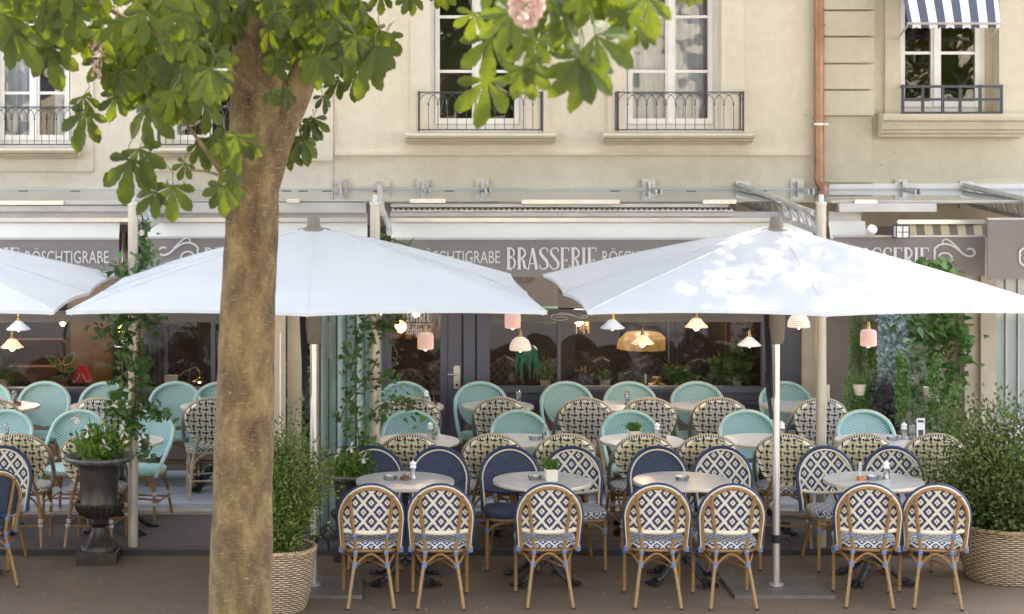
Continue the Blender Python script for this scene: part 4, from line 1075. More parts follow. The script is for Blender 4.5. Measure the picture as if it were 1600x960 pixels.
# --- facing the street behind the front tables
Gn = 'solid navy bistro chairs facing the street'; Gd = 'diamond patterned bistro chairs facing the street'
sF = 199.0
for kind, px, rz, lab in (('navy', 584, 180, 'solid navy chair facing the street behind the glass mill table, nearest the urn'),
                    ('navy', 685, 180, 'solid navy chair facing the street behind the glass mill on the front table'),
                    ('navy', 795, 180, 'solid navy woven chair facing the street at the table with the potted grass'),
                    ('diamond', 895, 180, 'diamond chair facing the street at the table with the potted grass'),
                    ('navy', 1026, 180, 'solid navy woven chair facing the street at the table with only an ashtray'),
                    ('diamond', 1128, 181, 'navy and cream diamond chair facing the street at the table with only an ashtray'),
                    ('diamond', 1288, 186, 'diamond chair facing the street, between the right parasol pole and the orange card holder'),
                    ('diamond', 1393, 179, 'diamond chair facing the street at the card holder table, nearest to the bush')):
    chair(kind, px, sF, rz, 0, lab, Gn if kind == 'navy' else Gd)
chair('diamond', 4, 199, 172, 0, 'navy and cream diamond chair facing the street, cut by the left edge of the photo', Gd)
chair('navy', -8, 213, 42, 0, 'solid navy chair turned side on in the bottom left corner', 'solid navy bistro chairs turned to the side')
# --- middle row: cream cross weave, backs to the street
Gc = 'cream and black cross weave armchairs in the middle row'; sM = 196.0
for px, rz, lab in ((30, 2, 'cream and black cross weave armchair behind the cropped diamond chair at the left edge'),
                    (140, -6, 'cream and black cross weave armchair directly behind the tall urn with white flowers'),
                    (643, 0, 'cream and black cross weave armchair half hidden between the first two navy chairs'),
                    (771, 0, 'cream and black cross weave armchair behind the grass pot table, nearer to the door'),
                    (885, 2, 'cream and black armchair behind the facing diamond chair of the grass pot table'),
                    (1006, 0, 'cream and black armchair just below the small white grass pot'),
                    (1106, 0, 'cream and black armchair behind the facing diamond chair of the ashtray table'),
                    (1231, -8, 'cream and black cross weave armchair standing right behind the right parasol pole'),
                    (1347, 1, 'cream and black armchair behind the orange card holder, below a teal chair'),
                    (1462, 2, 'cream and black cross weave armchair partly covered by the leafy bush')):
    chair('gold', px, sM, rz, PZ, lab, Gc)
Gt = 'teal woven armchairs of the middle row'; sT = 181.0
for px, rz, lab in ((10, 176, 'teal armchair of the middle row cut by the left edge'),
                    (124, 172, 'teal armchair of the middle row rising behind the urn flowers'),
                    (231, 168, 'teal armchair of the middle row just past the ivy covered post, its legs in view'),
                    (641, 180, 'teal armchair of the middle row beside the ivy and the open door pane'),
                    (808, 180, 'teal armchair of the middle row behind the table with a single pepper mill'),
                    (985, 180, 'teal armchair of the middle row directly behind the small white grass pot'),
                    (1166, 180, 'teal armchair of the middle row immediately before the right parasol pole'),
                    (1348, 180, 'teal armchair of the middle row in front of the plant trellis')):
    chair('teal', px, sT, rz, PZ, lab, Gt)
# --- back row on the deck
Gg = 'pale cross weave armchairs of the back row'; s3 = 177.0
for px, rz, lab in ((-8, 0, 'pale cross weave armchair of the back row cut by the left edge'),
                    (157, -4, 'pale cross weave armchair of the back row seen through the ivy of the left post'),
                    (328, 4, 'pale cross weave armchair with whitish legs on the deck, half hidden by the tree trunk'),
                    (645, 0, 'pale cross weave armchair of the back row tangled with the middle ivy'),
                    (783, -4, 'pale cross weave armchair of the back row at the window end nearest the door'),
                    (916, 4, 'pale cross weave armchair of the back row below the jade lamp window'),
                    (1013, -3, 'pale cross weave armchair behind the teal chair at the white grass pot'),
                    (1125, -3, 'pale cross weave armchair of the back row one seat before the right parasol pole'),
                    (1283, 2, 'pale cross weave armchair of the back row crossed by the thick steel post')):
    chair('grey', px, s3, rz, DZ, lab, Gg)
Gu = 'teal woven armchairs against the shop window'; s4 = 167.0
for px, rz, lab in ((-22, 176, 'teal armchair against the window, cut by the left edge'),
                    (71, 177, 'teal armchair against the window below the variegated rubber plant'),
                    (166, 180, 'teal armchair against the window behind the potted herb, left of the ivy post'),
                    (275, 174, 'teal armchair against the window below the brass desk lamp'),
                    (343, 180, 'teal armchair against the window, mostly behind the tree trunk'),
                    (631, 180, 'teal armchair against the glazed entrance door'),
                    (752, 180, 'teal armchair against the door frame beside the door handle'),
                    (885, 180, 'teal armchair against the window below the jade lamp'),
                    (983, 180, 'teal armchair against the window below the single white cone lamp'),
                    (1087, 180, 'teal armchair against the window below the green window plant'),
                    (1226, 180, 'teal armchair against the grey pilaster below the domed ribbed lamp')):
    chair('teal', px, s4, rz, DZ, lab, Gu)

# ================================================================ tables
def table_proto(dia):
    root = empty('cafe_table', (0,0,0))
    r = dia/2
    MB().lathe([(r*.97,-.022),(r*.992,-.020),(r*.998,-.004),(r*.992,0),(0.001,0)], 48, (0,0,.75), cap=False).build('tabletop', M['marble'], root)
    MB().lathe([(r*.94,-.026),(r*.999,-.0225),(r*1.001,-.006),(r*.9985,-.0035)], 48, (0,0,.75)).build('rim', M['table_edge'], root)
    MB().lathe([(.03,.12),(.045,.13),(.035,.17),(.022,.20),(.022,.42),(.034,.44),(.022,.47),(.022,.66),(.05,.70),(.11,.715),(.11,.723)], 14).build('pedestal', M['cast_iron'], root)
    for k in range(4):
        a = PI/4+k*PI/2; c, s_ = math.cos(a), math.sin(a)
        pth = cat_rom([(c*.02,s_*.02,.17),(c*.08,s_*.08,.165),(c*.15,s_*.15,.10),(c*.22,s_*.22,.045),(c*.27,s_*.27,.032)], 4)
        n = len(pth); mb = MB(); mb.tube(pth, [.028-.006*i/n+.008*(1 if i > n-4 else 0) for i in range(n)], 8)
        for q in (-.35, 0, .35): mb.tube([(math.cos(a+q*.35)*.26, math.sin(a+q*.35)*.26, .028), (math.cos(a+q*.5)*.325, math.sin(a+q*.5)*.325, .016)], [.018,.013], 6)
        mb.build('leg', M['cast_iron'], root)
    return root
TP = {}
def table(px, s, dia, z, label, group):
    if dia not in TP: TP[dia] = table_proto(dia); o = TP[dia]
    else: o = copy_tree(TP[dia])
    o.location = (X(px, s), F/s, z); o.rotation_euler = (0,0,random.uniform(-.2,.2)); tag(o, label, 'table', group); return (X(px, s), F/s, z+.75)
Tf = 'round marble tables of the front row'; Tm = 'round marble tables of the middle row'; Tb = 'round marble tables of the back row'
tops = {}
for key, px, lab in (('f1',633,'round marble table carrying a glass mill and brown dish, nearest to the tree'), ('f2',847,'round marble table carrying a cream cube pot of grass'),
                ('f3',1066,'round marble table of the front row carrying only a glass ashtray'), ('f4',1365,'round marble table of the front row carrying an orange card holder'), ('f0',-58,'round marble table of the front row cut by the left edge')):
    tops[key] = table(px, 209.0, .735, 0, lab, Tf)
for key, px, lab in (('m1',652,'round marble table of the middle row with two glass mills beside the door'), ('m2',806,'round marble table of the middle row with one mill, behind the grass pot table'),
                ('m3',1003,'round marble table of the middle row with a white grass pot'), ('m4',1190,'round marble table of the middle row crossed by the right parasol pole'),
                ('m5',1372,'round marble table of the middle row with a white menu card, before the trellis'), ('m0',190,'round marble table of the middle row between urn and ivy post'), ('mz',-20,'round marble table of the middle row cut by the left edge')):
    tops[key] = table(px, 188.5, .70, PZ, lab, Tm)
for key, px, lab in (('b1',637,'round marble table of the back row in front of the entrance door pane'), ('b2',777,'round marble table of the back row with a mill, right of the door handle'), ('b3',972,'round marble table of the back row below the white cone lamp'),
                ('b4',1106,'round marble table of the back row below the green window plant'), ('b5',1247,'round marble table of the back row crossed by the right parasol pole'), ('b0',5,'round marble table of the back row cut by the left edge'),
                ('bx',166,'round marble table of the back row with a potted herb behind the ivy'), ('by',338,'round marble table of the back row half hidden by the tree trunk')):
    tops[key] = table(px, 171.5, .66, DZ, lab, Tb)

# ================================================================ small things on the tables
def mill_proto(name, lo, hi):
    root = empty(name, (0,0,0))
    MB().lathe([(.026,0),(.028,.004),(.021,.03),(.019,.055),(.024,.075),(.022,.082)], 12).build('glass_body', M['clear_glass'], root)
    MB().lathe([(.018,.003),(.015,.03),(.014,.05)], 10).build('contents', lo, root)
    MB().lathe([(.024,.082),(.026,.09),(.018,.10),(.024,.112),(.020,.126),(.006,.130),(.007,.138),(.0,.142)], 12, cap=False).build('knob', hi, root)
    return root
PM = mill_proto('pepper_mill', M['soil'], M['clear_glass']); SMl = mill_proto('salt_mill', M['porcelain'], M['porcelain'])
um = {id(PM): 0, id(SMl): 0}
def mill(proto, key, dx, dy, label):
    o = proto if not um[id(proto)] else copy_tree(proto); um[id(proto)] = 1
    t = tops[key]; o.location = (t[0]+dx, t[1]+dy, t[2]); tag(o, label, 'mill', 'glass mills on the tables')
mill(SMl, 'f1', .06, .06, 'clear salt mill on the front table nearest to the tree')
mill(SMl, 'f4', .11, .05, 'clear salt mill beside the orange card holder')
mill(SMl, 'm1', .11, .06, 'pale salt mill of the pair beside the entrance door')
mill(PM, 'm1', .15, .02, 'darker pepper mill of the pair beside the entrance door')
mill(PM, 'm2', .24, .05, 'single dark pepper mill on the middle row behind the grass pot table')
mill(SMl, 'm3', .13, .03, 'salt mill beside the white grass pot of the middle row')
mill(SMl, 'm4', .19, .10, 'salt mill right behind the right parasol pole')
mill(SMl, 'm5', .23, .05, 'salt mill beside the white menu card')
mill(PM, 'm5', .28, .0, 'pepper mill beside the white menu card')
mill(SMl, 'b1', .17, .03, 'salt mill before the entrance door pane')
mill(PM, 'b2', .20, .05, 'pepper mill of the back row right of the door handle')
mill(PM, 'b3', .05, .03, 'pepper mill of the back row below the cone lamp')
mill(PM, 'mz', .15, .05, 'pepper mill on the cropped table at the left, middle row')
mill(PM, 'b0', .09, .05, 'pepper mill on the cropped table at the left, back row')
mill(SMl, 'b5', .20, .05, 'salt mill of the back row between parasol pole and steel post')
def dish_proto():
    root = empty('sugar_dish', (0,0,0))
    MB().lathe([(.030,0),(.034,.004),(.036,.022),(.030,.022),(.028,.006)], 14).build('bowl', M['wood_dish'], root)
    mb = MB()
    for i in range(5): mb.bbox(-.022+.011*i, -.016+.011*i, -.010, .014, .008, .034+.006*(i % 3), .002)
    mb.build('sugar_sachets', M['wood_dish'], root, smooth=False)
    mb = MB(); mb.box(-.006,.002,-.0012,.0012,.02,.13); mb.build('stirrer', M['clear_glass'], root, smooth=False)
    return root
DP = dish_proto(); ud = [0]
def dish(key, dx, dy, label):
    o = DP if not ud[0] else copy_tree(DP); ud[0] = 1; t = tops[key]; o.location = (t[0]+dx, t[1]+dy, t[2]); tag(o, label, 'dish', 'brown sugar dishes')
dish('f1', .0, .01, 'brown dish with sachets beside the mill on the table nearest to the tree')
dish('m3', .17, .0, 'brown dish beside the salt mill and white grass pot')
dish('b1', .24, -.01, 'brown dish with a tall card before the entrance door')
dish('b0', .13, .0, 'brown dish on the cropped back row table at the left')
M['orange'] = simple('orange_leather', (.45,.15,.03), .5)
ch_ = empty('card_holder', (tops['f4'][0]-.10, tops['f4'][1]-.02, .75), .3, 'orange card holder on the front table nearest to the bush', 'card holder')
MB().bbox(-.028,.028,-.014,.014,0,.032,.006).build('base', M['orange'], ch_, smooth=False); MB().box(-.022,.010,-.002,.002,.02,.14).build('card', M['clear_glass'], ch_, smooth=False)
t = tops['m5']; mc = empty('menu_card', (t[0]+.36*.95-.0, t[1]-.04, t[2]), -.15, 'upright white menu card in an orange foot before the trellis', 'menu card')
MB().bbox(-.045,.045,-.018,.018,0,.028,.004).build('foot', M['orange'], mc, smooth=False); MB().box(-.033,.033,-.003,.003,.02,.185).build('card', M['porcelain'], mc, smooth=False)
mb = MB(); mb.box(-.024,.024,-.0045,-.0032,.15,.17); mb.box(-.02,.02,-.0045,-.0032,.04,.09); mb.build('print', M['grey_joinery'], mc, smooth=False)
mc2 = empty('menu_card', (tops['b5'][0]+.26, tops['b5'][1], tops['b5'][2]), -.1, 'upright white menu card beside the thick steel post', 'menu card')
MB().box(-.028,.028,-.003,.003,.0,.19).build('card', M['porcelain'], mc2, smooth=False)
def ashtray(key, dx, dy, lab):
    t = tops[key]; o = MB().lathe([(.03,0),(.048,.004),(.055,.028),(.048,.030),(.040,.010),(.001,.008)], 20, cap=False).build('ashtray', M['clear_glass']); o.location = (t[0]+dx, t[1]+dy, t[2]); tag(o, lab, 'ashtray', 'glass ashtrays')
ashtray('f3', .0, .0, 'clear glass ashtray alone on its marble table'); ashtray('f1', -.11, .03, 'clear glass ashtray beside the brown dish'); ashtray('f4', .0, .02, 'clear glass ashtray between the orange holder and the salt mill'); ashtray('f2', -.05, .03, 'clear glass tealight beside the cream grass pot'); ashtray('m1', .02, -.02, 'clear glass ashtray beside the two mills near the door'); ashtray('m2', .16, .0, 'clear glass ashtray beside the single pepper mill'); ashtray('m5', .12, .0, 'clear glass ashtray on the menu card table')

# ================================================================ pendant lamps
def pendant(px, py_b, s, shape, label, gi):
    """hangs from the canopy; py_b = pixel row of the rim"""
    x, y, zb = X(px, s), F/s, Z(py_b, s); root = empty('pendant_lamp', (x, y, zb), 0, label, 'pendant lamp', gi)
    lit = shape in ('flute',)
    if shape == 'cone': prof = [(.105,0),(.106,.004),(.030,.070),(.018,.078)]; hh = .078
    elif shape == 'cyl': prof = [(.067,0),(.069,.003),(.069,.105),(.060,.130),(.020,.140)]; hh = .14
    elif shape == 'dome': prof = [(.094,0),(.095,.01),(.090,.045),(.072,.085),(.045,.108),(.018,.118)]; hh = .118
    else: prof = [(.098,0),(.080,.018),(.058,.045),(.040,.070),(.018,.078)]; hh = .078
    mb = MB(); n = 32; sc_ = 1.0 if shape != 'flute' else 1.0
    inner = [(max(.012, r-.004), z-.003) for r, z in reversed(prof)]
    if shape == 'flute': mb.lathe(prof+inner, 48, flute=12, fdepth=.07, fr=(-.01, .03), cap=False)
    else: mb.lathe(prof+inner, n, flute=16 if shape == 'dome' else 0, fdepth=.02, fr=(0,.1), cap=False)
    mb.build('lamp_shade', M['shade_rib'] if shape == 'dome' else (M['shade_pink'] if shape in ('cyl','flute') else M['porcelain']), root)
    MB().lathe([(.019,hh-.002),(.020,hh+.012),(.014,hh+.020),(.016,hh+.040),(.011,hh+.046),(.007,hh+.062),(.004,hh+.066)], 12).build('lamp_holder', M['brass'], root)
    MB().tube([(0,0,hh+.06),(0,0,2.32-zb)], .0022, 5).build('cord', M['cord'], root)
    MB().lathe([(.004,-.030),(.020,-.018),(.024,.0),(.016,.025),(.010,.04)], 12, (0,0,.012 if shape != 'flute' else -.002)).build('bulb', M['bulb'] if shape == 'flute' else M['bulb_dim'], root)
    if shape == 'flute':
        l = bpy.data.lights.new('lamp_light', 'POINT'); l.energy = .5; l.color = (1,.68,.4); l.shadow_soft_size = .03
        o = bpy.data.objects.new('lamp_light', l); col.objects.link(o); o.location = (0,0,-.06); o.parent = root
M['bulb_dim'] = glow('dim_bulb', (1.0,.75,.5), 3.0)
M['cord'] = simple('red_brown_cord', (.22,.06,.04), .7)
def shade(name, c, st):
    g = G(name); df = g.n('ShaderNodeBsdfDiffuse'); g.set(df.inputs[0], c); tl = g.n('ShaderNodeBsdfTranslucent'); g.set(tl.inputs[0], c)
    ms = g.n('ShaderNodeMixShader'); ms.inputs[0].default_value = .3; g.t.links.new(df.outputs[0], ms.inputs[1]); g.t.links.new(tl.outputs[0], ms.inputs[2])
    em = g.n('ShaderNodeEmission'); g.set(em.inputs[0], (1,.62,.45)); em.inputs[1].default_value = st
    ad = g.n('ShaderNodeAddShader'); g.t.links.new(ms.outputs[0], ad.inputs[0]); g.t.links.new(em.outputs[0], ad.inputs[1]); return g.done(ad.outputs[0])
M['shade_pink'] = shade('pink_glass_shade', (.72,.58,.54), .015)
g = G('ribbed_shade'); o = g.coord('Object'); s_ = g.n('ShaderNodeSeparateXYZ'); g.set(s_.inputs[0], o)
fr = g.m_('LESS_THAN', g.m_('FRACT', g.m_('MULTIPLY', s_.outputs['Z'], 60)), .22)
M['shade_rib'] = g.done(g.pbr(g.mix(fr, (.76,.68,.60), (.36,.24,.17)), .5, emit=(1,.7,.5), es=.05))
gp = 'pendant lamps hanging from the canopy'
for px, py, s, sh, lab in ((801,512,182,'cyl','pink cylinder lamp hanging beside the edge of the first parasol'), (813,547,176,'dome','ribbed dome lamp hanging in front of the jade lamp'),
        (957,513,180,'cone','white cone lamp hanging at the middle of the large window'), (1004,537,176,'flute','lit fluted glass lamp, lower of the two, in front of the large window'),
        (1088,511,180,'flute','lit fluted glass lamp, higher of the two, in front of the large window'), (1171,540,176,'cone','white cone lamp beside the right parasol pole'),
        (1248,511,182,'dome','ribbed dome lamp between the parasol pole and the thick steel post'), (1357,540,184,'cyl','pink cylinder lamp in front of the hanging plants'),
        (665,545,184,'cyl','pink cylinder lamp in front of the lettered door pane'), (29,515,180,'cone','white cone lamp at the left edge, above a fluted lamp'),
        (19,543,176,'flute','lit fluted glass lamp at the left edge'), (197,541,172,'cone','white cone lamp half hidden by the ivy'), (515,512,172,'dome','ribbed dome lamp behind the folding glass screen')):
    pendant(px, py, s, sh, lab, gp)

# ================================================================ foliage helpers
rnd = random.Random(11)
def rvec(r=rnd):
    while True:
        v = Vector((r.uniform(-1,1), r.uniform(-1,1), r.uniform(-1,1)))
        if .05 < v.length < 1: return v
def basis(d, up=None):
    d = d.normalized(); up = up or Vector((0,0,1))
    s_ = d.cross(up)
    if s_.length < 1e-3: s_ = d.cross(Vector((1,0,0)))
    s_.normalize(); return d, s_, s_.cross(d)
SHAPES = {
 'oval': [(0,0,0),(.25,.20,.02),(.6,.24,.02),(1,0,-.03),(.6,-.24,.02),(.25,-.20,.02)],
 'ivy': [(0,0,0),(-.12,.22,0),(.12,.50,.02),(.42,.30,.02),(1,0,-.06),(.42,-.30,.02),(.12,-.50,.02),(-.12,-.22,0)],
 'heart': [(0,0,0),(-.08,.2,0),(.15,.40,.03),(.5,.32,.03),(1,0,-.08),(.5,-.32,.03),(.15,-.40,.03),(-.08,-.2,0)],
 'lance': [(0,0,0),(.3,.10,.02),(.65,.09,.02),(1,0,-.05),(.65,-.09,.02),(.3,-.10,.02)],
 'blade': [(0,.03,0),(.6,.03,.0),(1,0,-.1),(.6,-.03,0),(0,-.03,0)],
 'petal': [(0,0,0),(.4,.34,.05),(.85,.40,.05),(1,0,.0),(.85,-.40,.05),(.4,-.34,.05)],
}
def leaf(mb, p, d, size, shape, roll=0.0, nrm=None):
    d, s_, n = basis(d)
    c, q = math.cos(roll), math.sin(roll); s2 = s_*c+n*q; n2 = n*c-s_*q
    pts = SHAPES[shape]; b = len(mb.v)
    for a, w_, h in pts: mb.v.append(tuple(p + d*(a*size) + s2*(w_*size) + n2*((h-abs(w_)*.25)*size)))
    tip = pts.index((max(pts, key=lambda t: t[0])))
    mb.face([b+i for i in range(0, tip+1)]); mb.face([b]+[b+i for i in range(tip, len(pts))])
def bush(mb, mbs, base, ctr, rad, n, size, shape, r=rnd, stems=26, upw=.35, fill=.4):
    """twiggy shrub: stems fan out from the base, leaves sit along their outer part"""
    base = Vector(base); ctr = Vector(ctr)
    per = n//stems
    for k in range(stems):
        v = rvec(r); v.normalize(); e = ctr+Vector((v.x*rad[0], v.y*rad[1], v.z*rad[2]))*r.uniform(.62, 1.22)
        mid = base.lerp(e, .5)+Vector((0,0,.12*rad[2]))+rvec(r)*.06
        pth = cat_rom([base+rvec(r)*.04, mid, e], 5)
        if mbs: mbs.tube([tuple(q) for q in pth], [.006-.0045*i/len(pth) for i in range(len(pth))], 4)
        for j in range(per):
            t = r.uniform(fill*.5, 1.0)**.8; i = min(len(pth)-2, int(t*(len(pth)-1))); p = pth[i].lerp(pth[i+1], r.random())
            tw = rvec(r)*rad[0]*.26; q = p+tw+Vector((0,0,.02))
            leaf(mb, q, (tw.normalized()+Vector((0,0,upw))+rvec(r)*.5), size*r.uniform(.6,1.25), shape, r.uniform(-1.5,1.5))
def trail(mb, mbs, p0, length, n, size, shape, spread=.05, r=rnd, sway=.04):
    p = Vector(p0); pth = [p.copy()]; st = max(4, int(length/.06)); d = Vector((r.uniform(-.5,.5), -.3, -.4))
    for i in range(st):
        d = (d*.6+Vector((r.uniform(-.4,.4)*sway*10, r.uniform(-.3,.3)*sway*6, -1))).normalized(); p = p+d*(length/st); pth.append(p.copy())
    if mbs: mbs.tube([tuple(q) for q in pth], .0022, 4)
    for j in range(n):
        t = r.random()*(len(pth)-1.001); i = int(t); q = pth[i].lerp(pth[i+1], t-i)+rvec(r)*spread
        leaf(mb, q, Vector((r.uniform(-1,1), r.uniform(-1,.3), -.7)), size*r.uniform(.6,1.2), shape, r.uniform(-1,1))
def climber(mb, mbs, pts, n, size, shape, spread, r=rnd, thick=.006):
    pth = cat_rom(pts, 6)
    if mbs: mbs.tube([tuple(q) for q in pth], thick, 5)
    for j in range(n):
        t = r.random()*(len(pth)-1.001); i = int(t); q = pth[i].lerp(pth[i+1], t-i)+Vector((r.gauss(0,1)*spread[0], r.gauss(0,1)*spread[1], r.gauss(0,1)*spread[2]))
        leaf(mb, q, Vector((r.uniform(-1,1), r.uniform(-1,.1), r.uniform(-1,.15))), size*r.uniform(.55,1.25), shape, r.uniform(-.9,.9))

# ---------------- cube and cone pots of grass on tables
def grass_pot(loc, w_, h, label, cone=False):
    root = empty('grass_pot', loc, .12, label, 'potted plant', 'little potted plants on the tables')
    mb = MB()
    if cone: mb.lathe([(w_*.36,0),(w_*.5,h),(w_*.46,h),(w_*.44,h*.8)], 16)
    else: mb.bbox(-w_/2, w_/2, -w_/2, w_/2, 0, h, .008)
    mb.build('pot', M['pot_white'], root, smooth=cone)
    mb = MB()
    for i in range(260): leaf(mb, Vector((rnd.uniform(-1,1)*w_*.42, rnd.uniform(-1,1)*w_*.42, h-.004)), Vector((rnd.gauss(0,.45), rnd.gauss(0,.45), 1)), rnd.uniform(.04,.09), 'blade', rnd.uniform(-3,3))
    for i in range(120): leaf(mb, Vector((rnd.gauss(0,.4)*w_, rnd.gauss(0,.4)*w_, h+rnd.uniform(.01,.05))), rvec()+Vector((0,0,.6)), .022, 'oval', rnd.uniform(-3,3))
    mb.build('grass', M['grass_tuft'], root)
    MB().box(-w_*.42, w_*.42, -w_*.42, w_*.42, h-.006, h+.003).build('soil', M['soil'], root, smooth=False)
t = tops['f2']; grass_pot((t[0]+.065, t[1]-.01, .75), .088, .088, 'cream cube pot of green grass on a front marble table')
t = tops['m3']; grass_pot((t[0]-.06, t[1]+.02, t[2]), .088, .075, 'white cube pot of short grass on a middle row marble table')
t = tops['bx']; grass_pot((t[0]+.10, t[1]-.05, t[2]), .10, .08, 'white pot of loose herb behind the ivy covered post')

# ---------------- wicker baskets with shrubs
def basket(x, y, r_b, r_t, h, label, leafm, n, size, ctr, rad, stems, shape='oval', gi=None, sm='twig'):
    root = empty('basket_planter', (x, y, 0), 0, label, 'potted shrub', gi); mb = MB()
    prof = []
    for i in range(25):
        t = i/24; r = r_b+(r_t-r_b)*(t**.8)+.02*math.sin(t*PI); prof.append((r+.004*(i % 2), h*t))
    prof += [(r_t-.02, h+.004), (r_t-.035, h-.03), (r_t-.05, h-.09)]
    mb.lathe(prof, 64, cap=False); mb.build('basket', M['wicker'], root)
    MB().lathe([(r_t-.04,h-.085),(.0,h-.075)], 24, cap=False).build('soil', M['soil'], root)
    # braided rim
    mb = MB()
    for k in range(3): mb.tube([((r_t+.004+.012*math.cos(a*22+k*2.1))*math.cos(a), (r_t+.004+.012*math.cos(a*22+k*2.1))*math.sin(a), h+.004+.010*math.sin(a*22+k*2.1)) for a in [2*PI*i/150 for i in range(150)]], .008, 4, closed=True)
    mb.build('rim', M['wicker_plain'], root)
    ml, ms = MB(), MB(); bush(ml, ms, (0,0,h-.08), ctr, rad, n, size, shape, stems=stems)
    bush(ml, None, (0,0,h-.06), (ctr[0],ctr[1],ctr[2]-.02), (rad[0]*.7,rad[1]*.7,rad[2]*.75), n//2, size, shape, stems=stems)
    ml.build('foliage', M[leafm], root, smooth=False); ms.build('branches', M[sm], root)
M['wicker_plain'] = simple('willow_rods', (.40,.28,.16), .65, var=.3, scale=30)
basket(X(432,222), F/222, .20, .265, .43, 'wicker basket planter with a small leaved green shrub, half hidden by the tree trunk', 'leaf_box', 15000, .028, (.02,0,.90), (.36,.32,.42), 90)
basket(X(1568,208), F/208, .265, .33, .40, 'large wicker basket planter with a wide airy olive green bush at the right edge', 'leaf_olive', 19000, .038, (.08,0,.80), (.60,.48,.47), 120)

# ---------------- iron urns with flowering plants
def urn(x, y, label, k=1.0, flowers=((-.05,-.12,.26),(.10,-.16,.14),(.20,-.10,.24))):
    root = empty('urn_planter', (x, y, 0), 0, label, 'urn', 'dark cast iron urns with white flowers'); root.scale = (k,k,k)
    MB().bbox(-.155,.155,-.155,.155,0,.10,.006).build('plinth', M['urn'], root, smooth=False)
    MB().lathe([(.150,.10),(.148,.125),(.125,.15),(.090,.19),(.062,.235),(.055,.27),(.068,.285),(.078,.30),(.064,.315),(.056,.335)], 48, flute=18, fdepth=.04, fr=(.11,.2)).build('foot', M['urn'], root)
    MB().lathe([(.056,.330),(.10,.345),(.150,.375),(.180,.42),(.184,.45),(.168,.466)], 96, flute=24, fdepth=.05, fr=(.34,.455), cap=False).build('bowl', M['urn'], root)
    MB().lathe([(.158,.455),(.148,.475),(.150,.60),(.160,.72),(.164,.765),(.170,.775)], 40, cap=False).build('body', M['urn'], root)
    mb = MB(); mb.lathe([(.165,.770),(.215,.775),(.262,.795),(.272,.812),(.262,.828),(.235,.826),(.19,.805),(.165,.78)], 72, flute=30, fdepth=.018, fr=(.77,.83), cap=False); mb.build('rim', M['urn_rim'], root)
    MB().lathe([(.17,.785),(.0,.79)], 24, cap=False).build('soil', M['soil'], root)
    ml, ms = MB(), MB(); bush(ml, ms, (0,0,.79), (.02,-.02,.90), (.22,.18,.15), 900, .055, 'oval', stems=34, upw=.6); ml.build('foliage', M['leaf_trail_y'], root, smooth=False); ms.build('stems', M['green_stem'], root)
    for fx_, fy_, fz_ in flowers:
        mb = MB(); c = Vector((fx_, fy_, .79+fz_))
        for j in range(5):
            a = 2*PI*j/5+fx_*9; leaf(mb, c, Vector((math.cos(a), -.25, math.sin(a))), .058, 'petal', .0)
        fl = mb.build('flower', M['petal'], root); MB().lathe([(.006,0),(.007,.006),(.0,.010)], 8, (fx_, fy_-.012, .79+fz_), cap=False).build('flower_heart', M['ochre'], fl)
M['urn'] = simple('weathered_iron_urn', (.040,.033,.026), .36, .45, var=.3, scale=9, bump=.2)
M['urn_rim'] = simple('worn_iron_rim', (.12,.12,.125), .5, .3, var=.4, scale=16, bump=.4)
M['leaf_trail_y'] = leafmat('mandevilla_leaf', (.06,.14,.02), (.16,.25,.04), .25)
urn(X(155,200), F/200, 'dark iron urn with white flowers between the ivy post and the left diamond chairs', flowers=((-.07,-.10,.24),(.07,-.15,.14),(.20,-.08,.24),(-.18,.05,.33),(.0,.1,.30)))
urn(X(548,199), F/199, 'dark iron urn with white flowers between the left parasol pole and first navy chair', .82, flowers=((.0,-.1,.30),(.12,-.12,.20),(-.12,0,.22)))

# ---------------- ivy on the left post, on the middle post, plants at the right
def P3(px, py, s): return (X(px,s), F/s, Z(py,s))
def ivy_thing(label, runs, name='ivy', gi='ivy climbing the canopy posts'):
    root = empty(name, runs[0][0][0]); root.location = (0,0,0); tag(root, label, 'climbing plant', gi)
    ml, ms = MB(), MB()
    for pts, n, size, shape, sp in runs: climber(ml, ms, pts, n, size, shape, sp)
    ml.build('leaves', M['leaf_ivy'], root, smooth=False); ms.build('stems', M['twig'], root)
ivy_thing('ivy winding up the left canopy post from the urn to the gutter', [
    ([P3(222,335,194),P3(226,400,195),P3(205,450,195),P3(200,520,196),P3(212,600,197),P3(206,690,197)], 266, .062, 'ivy', (.05,.05,.03)),
    ([P3(170,415,196),P3(200,415,196),P3(226,395,196)], 48, .065, 'ivy', (.05,.04,.04)),
    ([P3(205,480,197),P3(200,500,197),P3(165,512,197),P3(150,520,197)], 88, .06, 'ivy', (.06,.05,.07)),
    ([P3(215,480,197),P3(235,500,196),P3(250,500,196)], 63, .06, 'ivy', (.07,.05,.06)),
    ([P3(200,500,197),P3(192,560,198),P3(190,640,198),P3(200,665,198)], 162, .06, 'ivy', (.06,.05,.05)),
    ([P3(215,540,196),P3(224,590,196),P3(215,640,197)], 112, .058, 'ivy', (.05,.05,.05)),
    ([P3(200,640,198),P3(240,640,198),P3(262,650,198)], 40, .065, 'ivy', (.04,.04,.04)),
    ([P3(195,650,198),P3(225,690,198),P3(228,715,198)], 48, .055, 'ivy', (.04,.04,.03))])
